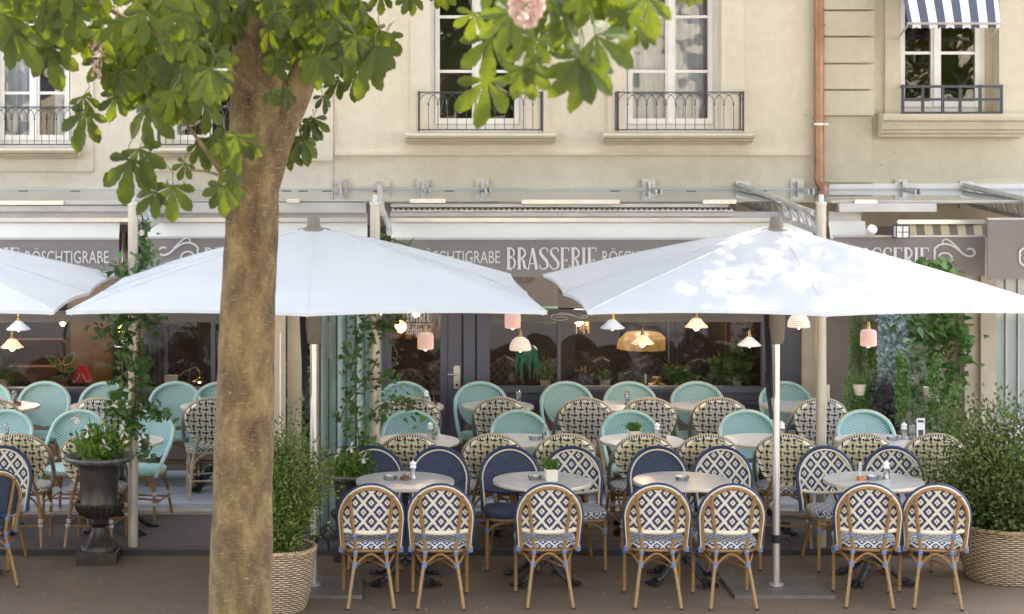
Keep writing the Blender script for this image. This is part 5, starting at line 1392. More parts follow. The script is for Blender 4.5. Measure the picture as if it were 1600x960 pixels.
ivy_thing('ivy and loose climber round the middle canopy post beside the glass screen', [
    ([P3(590,372,195),P3(606,372,195),P3(640,384,195)], 17, .06, 'ivy', (.05,.03,.02)),
    ([P3(580,490,197),P3(562,510,197),P3(555,540,197),P3(548,580,197)], 103, .058, 'ivy', (.05,.05,.06)),
    ([P3(600,490,197),P3(610,505,197),P3(580,515,197)], 67, .058, 'ivy', (.06,.05,.04)),
    ([P3(590,560,197),P3(575,590,197),P3(545,625,197),P3(530,660,197)], 61, .055, 'ivy', (.05,.05,.05)),
    ([P3(600,520,198),P3(620,550,198),P3(612,575,198),P3(590,600,198)], 17, .058, 'ivy', (.03,.04,.03)),
    ([P3(540,665,198),P3(575,650,198),P3(600,632,198),P3(640,635,198),P3(655,640,198)], 91, .055, 'ivy', (.06,.05,.05)),
    ([P3(570,590,198),P3(600,595,198),P3(620,600,198)], 36, .05, 'ivy', (.06,.05,.04)),
    ([P3(555,610,198),P3(560,680,198),P3(570,700,198)], 67, .052, 'ivy', (.07,.05,.05))])

# trellis and hanging plants
tr = empty('trellis', (0,0,0), 0, 'brown wooden trellis against the taupe wall behind the hanging plants', 'trellis')
ty = F/168
mb = MB()
for px in (1334,1368,1396,1426,1458,1486): mb.tube([(X(px,168),ty,DZ),(X(px,168)+.01,ty,2.3)], .010, 6)
for py in (505,560,605,640,680): mb.tube([(X(1330,168),ty-.02,Z(py,168)),(X(1490,168),ty-.02,Z(py,168)+.02)], .009, 6)
mb.build('lattice', simple('brown_cane', (.18,.09,.04), .6), tr)
def hang(label, pots, runs, leafm, cat='hanging plant', nm='hanging_plant'):
    root = empty(nm, (0,0,0), 0, label, cat); ml, ms = MB(), MB()
    for kind, *a in runs:
        (trail if kind == 't' else climber)(ml, ms, *a)
    ml.build('leaves', M[leafm], root, smooth=False); ms.build('stems', M['green_stem'], root)
    for px, py, s, k in pots:
        MB().lathe([(.055*k,-.11*k),(.075*k,0),(.070*k,0),(.062*k,-.02)], 16, P3(px,py,s)).build('pot', M['pot_white'], root)
hang('fine leaved trailing plant at the outer end of the trellis, above a cream pot', [], [('t', P3(1330+rnd.uniform(0,40),rnd.uniform(478,520),171), rnd.uniform(.3,.75), 150, .026, 'oval', .03) for _ in range(17)], 'leaf_trail')
hang('cream pot with bushy trailing greenery beside the steel post', [(1342,600,174,.9)], [('t', P3(1342+rnd.uniform(-18,12),rnd.uniform(580,600),174), rnd.uniform(.2,.55), 150, .026, 'oval', .035) for _ in range(15)], 'leaf_trail')
hang('green trailing strands hanging between the cream pot and dark flowers', [], [('t', P3(1366+rnd.uniform(-12,12),rnd.uniform(555,600),173), rnd.uniform(.4,.85), 150, .026, 'oval', .03) for _ in range(11)], 'leaf_trail')
hang('blue grey trailing foliage in the upper middle of the plant wall', [], [('t', P3(1398+rnd.uniform(-22,18),rnd.uniform(478,520),174), rnd.uniform(.3,.62), 85, .050, 'ivy', .045) for _ in range(16)], 'leaf_blue')
hang('mottled heart leaved climber on the trellis beside the blue grey foliage', [], [('c', [P3(1440,700,172),P3(1435,620,172),P3(1442,540,172),P3(1430,480,172)], 150, .095, 'heart', (.11,.05,.10)), ('c', [P3(1385,560,172),P3(1375,600,172),P3(1390,620,172)], 60, .08, 'heart', (.06,.04,.06)), ('c', [P3(1410,590,174),P3(1430,640,174),P3(1445,690,174)], 130, .065, 'heart', (.10,.05,.10)), ('c', [P3(1420,490,174),P3(1425,560,174)], 80, .085, 'heart', (.07,.05,.09))], 'leaf_sage', 'climbing plant', 'climbing_plant')
hang('large leaved green climber at the pilaster end of the plant wall', [(1452,605,175,.8)], [('c', [P3(1480,720,173),P3(1476,640,173),P3(1484,560,173),P3(1478,470,173)], 300, .10, 'heart', (.10,.06,.11)), ('c', [P3(1440,500,174),P3(1470,520,174),P3(1490,500,174)], 90, .095, 'heart', (.12,.05,.06)), ('c', [P3(1440,418,190),P3(1465,408,190),P3(1485,425,190)], 45, .085, 'heart', (.07,.05,.03)), ('c', [P3(1498,500,175),P3(1508,540,175)], 25, .09, 'heart', (.03,.04,.05))], 'leaf_dark', 'climbing plant', 'climbing_plant')
hang('light green trailing strands in the middle of the plant wall', [], [('t', P3(rnd.choice((1412,1462))+rnd.uniform(-10,10),rnd.uniform(545,570),176), rnd.uniform(.25,.6), 130, .028, 'oval', .03) for _ in range(16)], 'leaf_trail')
hang('low dense greenery at the foot of the trellis', [], [('c', [P3(1420,700,178),P3(1450,650,178),P3(1490,630,178)], 900, .032, 'oval', (.12,.08,.12)), ('c', [P3(1500,720,180),P3(1470,700,180),P3(1430,720,180)], 700, .032, 'oval', (.12,.08,.10))], 'leaf_olive', 'shrub', 'shrub')
mb = MB()
for px in (1482, 1488): mb.tube(cat_rom([P3(px,700,171),P3(px+3,620,171),P3(px-4,540,171),P3(px,480,171)], 4), .007, 6)
o = mb.build('climber_stem', simple('orange_stems', (.40,.22,.06), .6)); tag(o, 'pair of thick orange brown climber stems in the plant wall', 'plant stem')
fb = empty('flower_bag', (0,0,0), 0, 'black bag with a bunch of dark purple flowers hanging on the trellis', 'bag'); 
mb = MB(); c = P3(1391,640,172); mb.lathe([(.05,-.32),(.085,-.22),(.09,0),(.07,.14),(.03,.2)], 14, c); mb.build('bag', M['black_cloth'], fb)
mb = MB(); c = Vector(P3(1378,618,175))
for i in range(420):
    v = rvec(); leaf(mb, c+Vector((v.x*.09, v.y*.06, v.z*.15)), v+Vector((0,-.3,0)), .028, 'petal', rnd.uniform(-3,3))
mb.build('dried_flowers', leafmat('purple_dried_flower', (.02,.018,.035), (.20,.17,.24), .1), fb, smooth=False)

# ---------------- glass wind screen by the middle post, with flowers behind
ws_ = empty('glass_wind_screen', (0,0,0), 0, 'folding glass wind screen beside the middle post, lettered and standing before white flowers', 'wind screen')
pts = [(500,195),(514,190),(526,193),(541,186),(556,189),(570,181),(583,184),(596,176)]
mb = MB(); fb_ = MB(); ft = MB()
for (a, sa), (b, sb_) in zip(pts[:-1], pts[1:]):
    xa, ya, xb, yb = X(a,sa), F/sa, X(b,sb_), F/sb_; k = len(mb.v)
    mb.v += [(xa,ya,.72),(xb,yb,.72),(xb,yb,2.25),(xa,ya,2.25)]; mb.face([k,k+1,k+2,k+3])
    k = len(ft.v); ft.v += [(xa,ya,.12),(xb,yb,.12),(xb,yb,.70),(xa,ya,.70)]; ft.face([k,k+1,k+2,k+3])
    fb_.tube([(xa,ya,.1),(xa,ya,2.25)], .009, 6); fb_.tube([(xa,ya,.71),(xb,yb,.71)], .012, 6); fb_.tube([(xa,ya,.11),(xb,yb,.11)], .012, 6)
mb.build('pane', M['screen_glass'], ws_, smooth=False); ft.build('lower_pane', M['screen_glass'], ws_, smooth=False); fb_.build('frame', M['black_iron'], ws_, smooth=False)
m = Matrix.Translation(Vector((X(514,190), F/190-.012, 0))) @ Matrix.Rotation(math.atan2(F/193-F/190, X(526,193)-X(514,190)), 4, 'Z')
mb = MB(); brasserie(mb, .0, Z(560,190), .30, 0, 'BRASSERIE', wid=.13, m=m); mb.build('lettering', M['letter'], ws_, smooth=False)
wp = empty('wind_screen_post', (0,0,0), 0, 'pair of beige aluminium door posts right behind the tree trunk', 'post')
for a, b, s in ((428,446,195),(449,471,193)):
    MB().bbox(X(a,s), X(b,s), F/s, F/s+.09, PZ, 2.30, .012).build('upright', M['post'], wp, smooth=False)
mb = MB(); mb.tube([P3(438,700,197),P3(438,520,197)], .007, 8); mb.tube([P3(438,645,197),(X(438,195),F/195,Z(645,195))], .006, 6); mb.tube([P3(438,545,197),(X(438,195),F/195,Z(545,195))], .006, 6); mb.build('pull_handle', M['alu'], wp)
o = MB().bbox(X(488,180), X(500,180), F/180, F/180+.06, DZ, 2.3, .008).build('timber_post', M['beige_panel'], smooth=False); tag(o, 'slim beige post rising behind the left parasol pole', 'post')
hang('white flowering shrub behind the folding glass screen', [], [('c', [P3(470,690,176),P3(490,640,174),P3(470,570,174)], 500, .05, 'oval', (.14,.10,.13)), ('c', [P3(520,680,172),P3(550,640,170),P3(580,600,168)], 800, .05, 'oval', (.16,.10,.14))], 'leaf_trail', 'shrub', 'flowering_shrub')
rt = [o for o in col.objects if o.name.startswith('flowering_shrub')][-1]; mb = MB()
for i in range(34):
    c = Vector(P3(rnd.uniform(465,590), rnd.uniform(560,640), 175)); 
    for j in range(5):
        a = 2*PI*j/5+i; leaf(mb, c, Vector((math.cos(a), -.3, math.sin(a))), .038, 'petal')
mb.build('flowers', M['petal'], rt)

# ================================================================ things inside behind the glass
def bistro_back(px, py, s, w_, label):
    x, y, z = P3(px, py, s); root = empty('upholstered_chair', (x, y, .12), 0, label, 'chair', 'dark quilted chairs in the dining room'); h = z-.12
    mb = MB(); W = w_/s/2
    def fn(u, v):
        zz_ = .40+(h-.40)*v; hw = W*(1 if v < .55 else math.sqrt(max(0, 1-((v-.55)/.45)**2))); return ((2*u-1)*hw, -.05*(1-(2*u-1)**2), zz_)
    mb.grid(fn, 14, 12, lambda u, v: ((2*u-1)*W, v*(h-.4))); mb.build('backrest', M['quilt'], root)
    pth = [fn(0, i/10) for i in range(0, 11)]+[fn(1, i/10) for i in range(10, -1, -1)]
    MB().tube(pth, .014, 6).build('frame', M['dark_brown'], root)
    mb = MB(); mb.bbox(-W*.9, W*.9, -.45, -.03, .36, .44, .02); mb.build('seat', M['quilt'], root, smooth=False)
    for sx in (-1,1):
        for yy in (-.42,-.06): MB().tube([(sx*W*.8, yy, .36), (sx*W*.85, yy, 0)], .014, 6).build('leg', M['dark_brown'], root)
g = G('dark_quilted_weave'); u, v = uvs(g)
a = g.m_('ABSOLUTE', g.m_('SUBTRACT', g.m_('FRACT', g.m_('MULTIPLY', g.m_('ADD', u, v), 11)), .5)); b = g.m_('ABSOLUTE', g.m_('SUBTRACT', g.m_('FRACT', g.m_('MULTIPLY', g.m_('SUBTRACT', u, v), 11)), .5))
k = g.m_('LESS_THAN', g.m_('MINIMUM', a, b), .10)
M['quilt'] = g.done(g.pbr(g.mix(k, (.035,.028,.034), (.13,.11,.12)), .5))
for i, (px, py, s, w_) in enumerate(((790,556,150,64),(872,560,146,66),(940,558,150,60),(1012,556,152,82),(1092,560,150,84),(985,578,157,60),(1140,580,157,62),(905,582,158,56),(640,575,150,60),(690,562,144,50),(290,560,150,60),(245,566,146,54),(60,560,148,52),(110,575,156,58))):
    bistro_back(px, py, s, w_, ['dark quilted chair inside behind the jade lamp','dark quilted chair inside below the small chandelier','dark quilted chair inside below the outdoor cone lamp','wide dark quilted chair inside below the lit fluted lamp','wide dark quilted chair inside below the steel blue curtain','low dark quilted chair inside beside the brass candle stand','low dark quilted chair inside beside the green window plant','low dark quilted chair inside near the bottle green jar','dark quilted chair inside seen through the entrance door','small dark quilted chair deep inside next to the door frame','dark quilted chair inside above the brass desk lamp','dark quilted chair inside behind the ivy','dark quilted chair inside behind the rubber plant','dark quilted chair inside beneath the red lampshade'][i])
jl = empty('jade_lamp', P3(823,607,160), 0, 'jade green lamp with long drooping arms inside the large window', 'lamp'); mb = MB()
mb.lathe([(.02,.22),(.06,.25),(.10,.32),(.11,.38),(.075,.42),(.0,.43)], 18, cap=False)
for j in range(9):
    a = 2*PI*j/9; c, s_ = math.cos(a), math.sin(a); mb.tube([(c*.09,s_*.09,.33),(c*.115,s_*.115,.22),(c*.10,s_*.10,.06+.05*(j % 3))], [.018,.013,.004], 6)
mb.build('body', M['jade'], jl); MB().lathe([(.05,0),(.05,.01),(.008,.02),(.008,.25)], 12).build('stem', M['cast_iron'], jl)
o = MB().lathe([(.18,0),(.20,.13),(.19,.14),(.0,.145)], 24, P3(862,503,152), cap=False).build('green_lampshade', M['jade']); tag(o, 'dark green drum shade hanging at the top of the window above the jade lamp', 'lampshade')
ys = MB(); ys.lathe([(.27,0),(.25,.10),(.17,.17),(.0,.19)], 40, P3(1005,545,147), flute=14, fdepth=.05, fr=(-5,5), cap=False); o = ys.build('fabric_lampshade', M['yellow_shade']); tag(o, 'large amber fabric lampshade glowing deep inside the large window', 'lampshade')
cdl = empty('chandelier', P3(905,505,155), 0, 'small glowing chandelier of glass rods inside the window', 'chandelier'); mb = MB()
for j in range(16):
    a = 2*PI*j/16; mb.tube([(math.cos(a)*.09, math.sin(a)*.09, .09), (math.cos(a)*.10, math.sin(a)*.10, -.06-.04*(j % 2))], .005, 5)
mb.build('rods', M['brass'], cdl); MB().lathe([(.01,-.03),(.035,0),(.01,.05)], 10).build('bulb', M['bulb'], cdl); MB().tube([(0,0,.05),(0,0,.8)], .004, 5).build('cord', M['cord'], cdl)
for px, py, s, r, lab in ((626,511,160,.055,'round amber glass lamp glowing beside the door lettering'),(650,488,158,.05,'upper amber glass lamp behind the word on the door'),(190,515,158,.035,'small amber lamp glowing inside behind the ivy')):
    rt = empty('amber_lamp', P3(px,py,s), 0, lab, 'lamp', 'amber lamps inside'); MB().lathe([(.012,-r),(r*.8,-r*.6),(r,0),(r*.8,r*.6),(.012,r)], 18).build('globe', M['amber'], rt); MB().tube([(0,0,r),(0,0,2.44-Z(py,s))], .004, 5).build('cord', M['cord'], rt)
rp = empty('red_table_lamp', P3(129,606,158), 0, 'table lamp with red and white draped shade on the window ledge', 'lamp')
MB().lathe([(.035,0),(.03,.02),(.008,.03),(.008,.08)], 12).build('base', M['cast_iron'], rp)
MB().lathe([(.10,.06),(.075,.14),(.05,.20),(.035,.225),(.0,.235)], 26, flute=9, fdepth=.06, fr=(0,.3), cap=False).build('lamp_shade', M['red_shade'], rp)
mb = MB()
for sx in (-1, 1):
    for i in range(4): mb.tube([(sx*(.012+.006*i), -.075-.01*i, .15-.018*i), (sx*(.045+.008*i), -.085, .075-.005*i), (sx*(.085), -.07, .068+.008*i)], .005, 5)
mb.build('shade_trim', M['piping'], rp)
dl = empty('desk_lamp', P3(296,607,158), 0, 'brass swing arm desk lamp lit on the window ledge', 'lamp')
mb = MB(); mb.tube([(0,0,0),(0,0,.20)], .005, 6); mb.tube(cat_rom([(0,0,.18),(.05,0,.205),(.09,0,.18),(.10,0,.11)], 4), .004, 6); mb.tube(cat_rom([(0,0,.18),(-.05,0,.17),(-.10,0,.12)], 4), .004, 6); mb.lathe([(.04,0),(.04,.008),(.01,.014)], 14); mb.build('arm', M['brass'], dl)
mb = MB(); mb.lathe([(.075,.07),(.02,.095),(.008,.105)], 18, (.10,0,0), cap=False); mb.build('lamp_shade', M['brass'], dl); MB().lathe([(.01,.055),(.02,.068),(.01,.085)], 10, (.10,0,0)).build('bulb', M['bulb'], dl)
o = MB().bbox(X(257,160), X(277,160), F/160, F/160+.05, Z(607,160), Z(587,160), .004).build('menu_stack', M['pot_white'], smooth=False); tag(o, 'cream box of cards on the window ledge below the teal chair top', 'box')
def window_plant(px, py, s, n, size, rad, leafm, shape, label, potm='pot_white'):
    root = empty('window_plant', P3(px,py,s), 0, label, 'plant'); ml, ms = MB(), MB()
    bush(ml, ms, (0,0,.06), (0,0,.06+rad[2]*.9), rad, n, size, shape, stems=max(6, n//12), upw=.2, fill=1.0); ml.build('foliage', M[leafm], root, smooth=False); ms.build('stems', M['green_stem'], root)
    MB().lathe([(.04,0),(.055,.08),(.05,.08),(.045,.05)], 14).build('pot', M[potm], root)
window_plant(1152,606,158,170,.11,(.19,.12,.15),'leaf_dark','heart','leafy green plant on the inner ledge at the pilaster end of the large window')
window_plant(1060,606,158,160,.06,(.16,.1,.07),'leaf_dark','heart','low spreading green plant on the inner ledge beside the brass stand')
window_plant(852,606,158,200,.07,(.12,.1,.10),'leaf_sage','lance','grey green herb on the inner ledge beside the jade lamp')
window_plant(945,606,158,160,.03,(.06,.05,.05),'grass_tuft','oval','small mossy plant in a pot on the inner ledge')
window_plant(8,606,158,120,.07,(.12,.1,.14),'leaf_dark','lance','dark leaved plant on the window ledge at the left edge')
rbp = empty('rubber_plant', P3(99,607,157), 0, 'variegated rubber plant with few big cream edged leaves behind the glass', 'plant')
mb, me_ = MB(), MB()
for ang, z, L, tl in ((100,.30,.19,.9),(55,.22,.20,.8),(150,.24,.20,.7),(20,.17,.16,.5),(120,.16,.15,.2),(200,.12,.15,.3),(-20,.10,.13,.3),(240,.14,.12,-.3)):
    a = R(ang); d = Vector((math.cos(a), -.25, math.sin(a)*.9)); 
    leaf(me_, Vector((0,0,z)), d, L, 'oval', .9); leaf(mb, Vector((0,-.004,z))+d.normalized()*L*.12, d, L*.78, 'oval', .9)
me_.build('leaf_margins', leafmat('cream_margin', (.50,.46,.20), (.58,.52,.26), .15), rbp, smooth=False); mb.build('leaves', M['leaf_dark'], rbp, smooth=False)
MB().tube([(0,0,.0),(0,0,.32)], .008, 6).build('stem', M['twig'], rbp); MB().lathe([(.06,0),(.075,.09),(.065,.09)], 14).build('pot', M['wood_dish'], rbp)
o = empty('candle_stand', P3(1026,607,158), 0, 'brass candle bowl on the inner ledge of the large window', 'candle holder'); MB().lathe([(.03,0),(.085,.03),(.09,.045),(.02,.05),(.03,.07),(.045,.075),(.045,.11),(.04,.11)], 20).build('bowl', M['brass'], o); MB().lathe([(.012,.05),(.012,.14)], 8, (-.11,0,0)).build('candle', M['porcelain'], o)
wt_ = empty('ladder_stand', P3(888,607,157), 0, 'small lit lattice stand of cane on the inner ledge', 'stand'); mb = MB()
for i in range(7): mb.tube([(-.13+.035*i,0,0),(-.13+.035*i+.06,0,.19)], .004, 4); mb.tube([(-.13+.035*i+.06,.006,0),(-.13+.035*i,.006,.19)], .004, 4)
mb.tube([(.13,0,0),(.13,0,.22)], .006, 5); mb.tube([(.17,0,0),(.17,0,.22)], .006, 5)
for i in range(5): mb.tube([(.13,0,.03+.04*i),(.17,0,.03+.04*i)], .004, 4)
mb.build('lattice', simple('golden_cane', (.60,.36,.12), .5), wt_)
for i, px in enumerate((925, 970, 1110, 800, 690)):
    s = 158; rt = empty('wine_glass', P3(px,607,s), 0, ['wine glass on the inner ledge beside the mossy plant','wine glass on the inner ledge below the outdoor cone lamp','wine glass on the inner ledge beside the leafy window plant','wine glass on the inner ledge in the window corner by the door','wine glass standing just inside the entrance door'][i], 'glass', 'wine glasses inside')
    MB().lathe([(.03,0),(.004,.006),(.004,.06),(.028,.085),(.034,.11),(.03,.145)], 14, cap=False).build('bowl', M['clear_glass'], rt)
bx = empty('orange_armchair', P3(58,600,150), 0, 'rust orange armchair deep inside the left window', 'armchair'); MB().bbox(-.30,.30,-.2,.2,.05,.20,.03).build('seat', simple('rust_upholstery', (.16,.05,.02), .7), bx, smooth=False); MB().bbox(-.28,.28,.1,.22,.201,.45,.04).build('backrest', simple('rust_upholstery_back', (.10,.04,.025), .7), bx, smooth=False)

# ================================================================ horse chestnut leaves
M['stalk'] = simple('leaf_stalk', (.06,.09,.02), .7)
def leaflet(mb, p, d, nrm, L, W, r, simple_=False):
    """one obovate toothed leaflet folded at the midrib and drooping to its tip"""
    d, s_, n = basis(d, nrm); st = [(0,.02),(.12,.11),(.22,.19),(.32,.28),(.42,.37),(.52,.44),(.62,.50),(.71,.51),(.80,.46),(.88,.34),(.95,.15),(1.0,.0)]
    if simple_: st = [(0,.03),(.45,.42),(.8,.46),(1.0,.0)]
    fold = r.uniform(.10,.35); droop = r.uniform(.15,.5); b = len(mb.v); m = len(st)
    for i, (t, w_) in enumerate(st):
        c = p + d*(t*L) - n*(droop*L*t*t*.5); ww = w_*W*(1+.075*((i % 2)*2-1)+r.uniform(-.03,.03))
        ez = n*(ww*fold)+n*(.012*math.sin(t*19)*L)
        mb.v.append(tuple(c)); mb.v.append(tuple(c+s_*ww+ez)); mb.v.append(tuple(c-s_*ww+ez))
    for i in range(m-1):
        a = b+i*3; q = a+3
        mb.face([a, q, q+1, a+1]); mb.face([a, a+2, q+2, q])
def palm_leaf(mb, mbs, p, axis, L, r, simple_=False, nl=None):
    """p: where the stalk meets the leaflets; axis: direction the middle leaflet points"""
    nl = nl or r.choice((5,5,7)); ax, s_, n = basis(axis, Vector((r.uniform(-.4,.4), -.75+r.uniform(-.3,.3), .55)))
    for k in range(nl):
        q = (k-(nl-1)/2)/((nl-1)/2); a = q*R(122 if nl == 7 else 104)
        d = ax*math.cos(a)+s_*math.sin(a)+n*(-.22)+rvec(r)*.08 + Vector((0,0,-.28))
        ll = L*(1-.42*abs(q)**1.3)*r.uniform(.92,1.06)
        leaflet(mb, p, d, n, ll, ll*(.37 if not simple_ else .42), r, simple_)
    if mbs:
        e = p-ax*L*.7+Vector((0,.0,L*.55)); e = p+Vector((r.uniform(-.5,.5), r.uniform(-.3,.3), .75)).normalized()*L*.55; mbs.tube([tuple(p), tuple(p.lerp(e,.5)+Vector((r.uniform(-.02,.02),0,.01))), tuple(e)], .0022, 4)
tr1 = empty('chestnut_tree', (0,0,0), 0, 'horse chestnut tree with mottled brown trunk in the foreground, forking under bright green leaves', 'tree')
TS = 310.0
def T(px, py, s=TS): return Vector(P3(px, py, s))
trunk = [(375,1190),(376,1080),(376,960),(379,800),(382,650),(387,500),(391,400),(395,300),(399,230),(402,180),(404,110),(404,40),(405,-60),(400,-200),(392,-420)]
rad = [62,56,50.5,47.5,45.5,43.5,42,41.5,44,44,42,41,39,36,28]
cp = cat_rom([T(a,b) for a,b in trunk], 6); rr = []
for i in range(len(cp)):
    t = i/6; k = min(len(rad)-2, int(t)); rr.append((rad[k]+(rad[k+1]-rad[k])*(t-k))/TS)
rw = random.Random(3); SEG = 32; mb = MB(); mb.tube([tuple(q) for q in cp], rr, SEG, up=(1,0,0))
from mathutils import noise as mn
def roughen(mb, start, ctr, amp):
    for i in range(start, len(mb.v)):
        v = Vector(mb.v[i]); c = ctr[(i-start)//SEG] if (i-start)//SEG < len(ctr) else v; d = v-Vector(c)
        if d.length > 1e-5: v = v+d.normalized()*(amp*mn.noise(v*5.5)+amp*.6*mn.noise(Vector((v.x*14,v.y*14,v.z*6)))+amp*.35*mn.noise(v*34)); mb.v[i] = tuple(v)
roughen(mb, 0, cp, .007)
st = len(mb.v); lp = cat_rom([T(408,285),T(425,232),T(442,190),T(470,128),T(500,70),T(525,20),T(545,-40),T(580,-150),T(610,-300)], 6)
lr = [.10-.06*i/len(lp) if i > 6 else .075+.004*i for i in range(len(lp))]; lr = [max(.03, .102-.062*(i/len(lp))) for i in range(len(lp))]
mb.tube([tuple(q) for q in lp], lr, SEG, up=(1,0,0)); roughen(mb, st, lp, .006)
mb.build('trunk', M['bark'], tr1)
mb = MB()
for pth, r0, r1 in (([T(392,140,318),T(345,105,322),T(300,85,325),T(250,60,325),T(195,28,325),T(150,0,322),T(110,-30,320)], .022, .010), ([T(388,310,318),T(350,275,325),T(325,240,330),T(300,205,330),T(285,185,332)], .014, .006),
                    ([T(380,290,322),T(330,270,330),T(290,265,335)], .008, .004), ([T(470,128),T(520,100,300),T(560,60,296),T(600,40,292)], .028, .010), ([T(400,-20),T(330,-60,330),T(240,-90,330),T(120,-120,330)], .045, .012),
                    ([T(455,160,305),T(470,200,302),T(462,250,300)], .009, .004), ([T(405,10,300),T(450,-10,300),T(560,-40,300),T(680,-30,300)], .03, .008)):
    q = cat_rom(pth, 4); mb.tube([tuple(v) for v in q], [r0+(r1-r0)*i/len(q) for i in range(len(q))], 8)
mb.build('branches', M['bark'], tr1)
# visible leaf clusters (photo regions turned into places at true depth)
rl = random.Random(21); ml, ms = MB(), MB()
def inpoly(x, y, P):
    c = False; j = len(P)-1
    for i in range(len(P)):
        if (P[i][1] > y) != (P[j][1] > y) and x < (P[j][0]-P[i][0])*(y-P[i][1])/(P[j][1]-P[i][1])+P[i][0]: c = not c
        j = i
    return c
regA = [(-20,-30),(-20,30),(20,70),(60,60),(90,60),(120,80),(150,60),(190,90),(200,150),(240,170),(290,180),(330,170),(350,120),(352,-30)]
regB = [(440,-30),(440,60),(470,100),(500,110),(560,118),(600,95),(612,60),(560,20),(545,-30)]
regC = [(345,-30),(345,60),(420,60),(430,110),(440,40),(545,20),(545,-30)]
def scatter(P, n, L, y0, y1, back=False):
    xs = [p[0] for p in P]; ys = [p[1] for p in P]; k = 0
    while k < n:
        x, y = rl.uniform(min(xs), max(xs)), rl.uniform(min(ys), max(ys))
        if not inpoly(x, y, P): continue
        k += 1; s = F/rl.uniform(y0, y1)
        palm_leaf(ml, ms, T(x, y-10, s), Vector((rl.uniform(-.8,.8), rl.uniform(-.5,.4), -1)), rl.uniform(*L), rl)
scatter(regA, 150, (.13,.20), 8.3, 11.0); scatter(regB, 56, (.13,.19), 8.7, 10.2); scatter([(420,-30),(430,70),(520,80),(540,-30)], 30, (.10,.15), 9.9, 10.8); scatter(regC, 16, (.10,.15), 8.8, 9.3)
# single readable sprays: px, py of the hub, size, azimuth in the picture
for px, py, L, ax, s in ((135,175,.20,-.5,330),(230,165,.24,-.15,330),(218,232,.20,.3,330),(205,250,.22,-.25,330),(270,290,.19,-.1,328),(245,300,.15,-.8,328),(330,215,.16,.6,326),(355,210,.16,.2,335),(370,212,.18,-.1,338),(310,225,.14,.5,326),(290,255,.10,-.6,330),(350,290,.16,0,334),(360,260,.12,.3,334),
            (75,75,.21,.3,332),(68,60,.19,-.3,332),(20,50,.22,.7,340),(5,20,.20,.1,340),(160,90,.18,.3,330),(185,110,.17,.1,330),(130,150,.13,.6,328),(180,150,.14,-.2,330),(250,130,.17,.3,332),(225,90,.17,-.2,332),(280,150,.16,.4,330),(300,120,.17,-.1,330),(320,160,.17,.2,330),
            (555,115,.15,.05,300),(585,80,.13,.9,300),(530,125,.13,-.7,300),(575,55,.13,.8,300),(540,80,.14,-.1,300),(500,70,.14,.1,312),(470,215,.16,.45,302),(480,190,.13,.7,302),(455,235,.12,-.1,302),(505,150,.10,.3,304),(445,140,.12,.4,325),(490,185,.13,.2,302),(452,215,.12,.0,302),(430,90,.12,.5,326),
            (425,145,.07,.2,340),(418,150,.05,-.5,340),(640,-12,.14,.5,300),(690,-16,.12,.2,300),(595,-10,.12,.1,300),(395,225,.09,-.2,338),(430,20,.13,.4,335)):
    palm_leaf(ml, ms, T(px, py, s), Vector((ax, -.2, -1 if abs(ax) < .65 else -.5)), L, rl)
for px, py, s in ((165,88,330),(150,75,330)):   # faded pink blossom
    pass
ml.build('leaves', M['leaf'], tr1, smooth=False)
mb = MB()
for i in range(60): v = rvec(rl); leaf(mb, T(155, 88, 330)+Vector((v.x*.03, v.y*.03, v.z*.09)), v, .03, 'petal', rl.uniform(-3,3))
mb.build('blossom', M['petal_pink'], tr1, smooth=False)
ms.build('leaf_stalks', M['stalk'], tr1)
# unseen upper crown, added and gapped to cast broken shade on the parasols
GAPS = [((2.35, 3.75), (12.3, 13.8))]
def lit_gap(p):
    """does sunlight through p reach the bright patch of the right parasol?"""
    t = (p.z-2.45)/sdir.z; q = p-sdir*t
    n_ = mn.noise(Vector((q.x*1.3, q.y*1.3, 3.1)))*.6 + mn.noise(Vector((q.x*3.1, q.y*3.1, 7)))*.5
    a = ((q.x-3.95)/.60)**2 + ((q.y-12.85)/.66)**2 < 1+n_*1.5
    b = ((q.x-3.4)/.52)**2 + ((q.y-13.75)/.36)**2 < 1+n_*1.3
    return a or b
def crown(mb, cx, cy, cz, rx, ry, rz, n, r, size=(.17,.24), zmin=4.95):
    k = 0
    while k < n:
        v = rvec(r)
        if v.length < .35: continue
        p = Vector((cx+v.x*rx, cy+v.y*ry, cz+v.z*rz))
        if p.z < max(zmin, 3.36+.0695*p.y+.55): p.z = max(zmin, 3.36+.0695*p.y+.55)+r.random()*1.2
        k += 1
        if lit_gap(p): continue
        palm_leaf(mb, None, p, Vector((r.uniform(-1,1), r.uniform(-1,1), -.7)), r.uniform(*size), r, True, 5)
mb = MB(); crown(mb, -.9, 11.6, 6.6, 4.2, 4.8, 2.1, 5200, rl); mb.build('shade_crown', M['leaf'], tr1, smooth=False)
